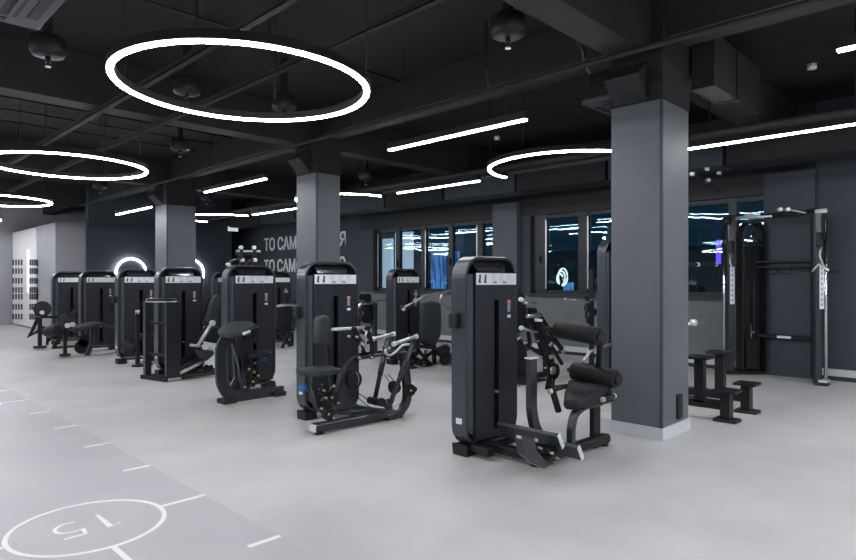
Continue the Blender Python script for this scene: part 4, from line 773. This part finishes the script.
# right upright, seen nearly edge-on
q, b_, d_, n_, fr_u = upright((9.50, 1.98), (9.98, 2.10), 2.33, -1)
th.part('tower_back', MB().prism([V((9.58, 2.03, .06)), V((9.98, 2.14, .06)), V((9.98, 2.14, 2.3)), V((9.58, 2.03, 2.3))], (.0, .03, 0)), 'blackmetal')
q2 = V((9.50, 1.98, 0)); lb, c, f_, s_ = facestrip(q2, 1.02, 1.62, 'placard', 'label_strip', .030, .075, fr_u)
for i in range(8): zz = 1.06+i*.070; th.part('strip_mark', MB().prism([c+f_*.005-s_*.011+V((0, 0, zz)), c+f_*.005+s_*.011+V((0, 0, zz)), c+f_*.005+s_*.011+V((0, 0, zz+.033)), c+f_*.005-s_*.011+V((0, 0, zz+.033))], f_*.002), 'printgrey', lb)
th.part('guide_rod', MB().tube([q2+V((-.01, -.09, .08)), q2+V((-.01, -.09, 2.2))], .022, 12), 'chrome')
th.part('front_foot', MB().box((9.40, 1.86, 0), (9.58, 2.0, .045)), 'rubber'); th.part('foot_cap', MB().box((9.41, 1.855, .045), (9.57, 1.96, .075)), 'cap')
# top bar with chin grips
tz = 2.36; tb = th.part('top_bar', MB().tube([(9.60, 3.22, tz), (9.85, 2.9, tz), (9.85, 2.3, tz), (9.52, 1.97, tz)], .026, 12), 'blackmetal')
th.part('chin_grip', MB().tube([Px(744, 215.5, 9.5), Px(760, 214.5, 9.5)], .018, 10), 'satin', tb); th.part('chin_grip', MB().tube([Px(736, 218, 9.5), Px(772, 216, 9.5)], .022, 10), 'satin', tb)
th.part('chin_grip', MB().tube([Px(786, 209, 9.5), Px(806, 213, 9.5)], .014, 10), 'satin', tb); th.part('chin_grip', MB().tube([Px(764, 215.5, 9.5), Px(815, 212.5, 9.5)], .012, 10), 'blackmetal', tb)
th.part('bar_end', MB().tube([Px(815, 211.5, 9.45), Px(827, 210.5, 9.45)], .030, 14), 'cap', tb)
for a in (780, 787.5): th.part('grip_cap', MB().disc(Px(a, 209.5, 9.5), (1, 1, 0), .026, .06, 14), 'cap', tb)
th.part('bar_joint', MB().disc(Px(727, 221, 9.55), (0, 1, 0), .06, .10, 18), 'black', tb)
# cross bars
for za in (Px(785, 261.5, 9.9).z, Px(785, 267, 9.9).z): th.part('cross_bar', MB().bar([(9.9, 2.85, za), (9.9, 2.1, za)], .035, .03), 'blackmetal')
for y in (2.62, 2.45): zc = Px(785, 270, 9.9).z; th.part('storage_hook', MB().tube([(9.86, y-.06, zc+.03), (9.82, y-.06, zc-.06), (9.82, y+.06, zc-.06), (9.86, y+.06, zc+.03)], .009, 8), 'blackmetal')
za = Px(785, 337, 9.9).z; cb = th.part('cross_bar', MB().bar([(9.9, 2.85, za), (9.9, 2.1, za)], .05, .06), 'blackmetal')
p = Px(783, 337, 9.86); th.part('bar_label', MB().box((9.862, p.y-.10, za-.018), (9.872, p.y+.08, za+.018)), 'placard', cb)
# pulleys and handles
for q, hx, zz, sgn in ((q1, -.09, 1.9, 1), (q2, 0, 1.95, -1)):
    pc = q+V((-.08, -.04, zz)); cr_ = th.part('pulley_carriage', MB().box(tuple(pc-V((.04, .04, .09))), tuple(pc+V((.04, .04, .09)))), 'blackmetal', bevel=.01)
    th.part('pulley_wheel', MB().disc(pc+V((-.03, -.03, .03)), (1, -1, 0), .05, .03, 20), 'black', cr_)
    th.part('strap_handle', MB().tube([pc+V((-.02, -.02, -.08)), pc+V((-.04, .0, -.22)), pc+V((-.05, -.05, -.36))], .012, 8), 'satin', cr_)
hp = th.part('side_handle', MB().tube([Px(820, 262, 9.40), Px(824, 267, 9.38), Px(830, 271.5, 9.38)], .014, 8), 'satin'); th.part('handle_grip', MB().tube([Px(829, 271.5, 9.38), Px(841, 271.5, 9.38)], .020, 10), 'rubber', hp)
th.part('side_handle', MB().tube([Px(821, 262, 9.42), Px(815, 268, 9.42), Px(812, 272, 9.42)], .014, 8), 'satin'); th.part('side_handle', MB().tube([Px(800, 270.5, 9.5), Px(812, 272, 9.5)], .008, 8), 'blackmetal')
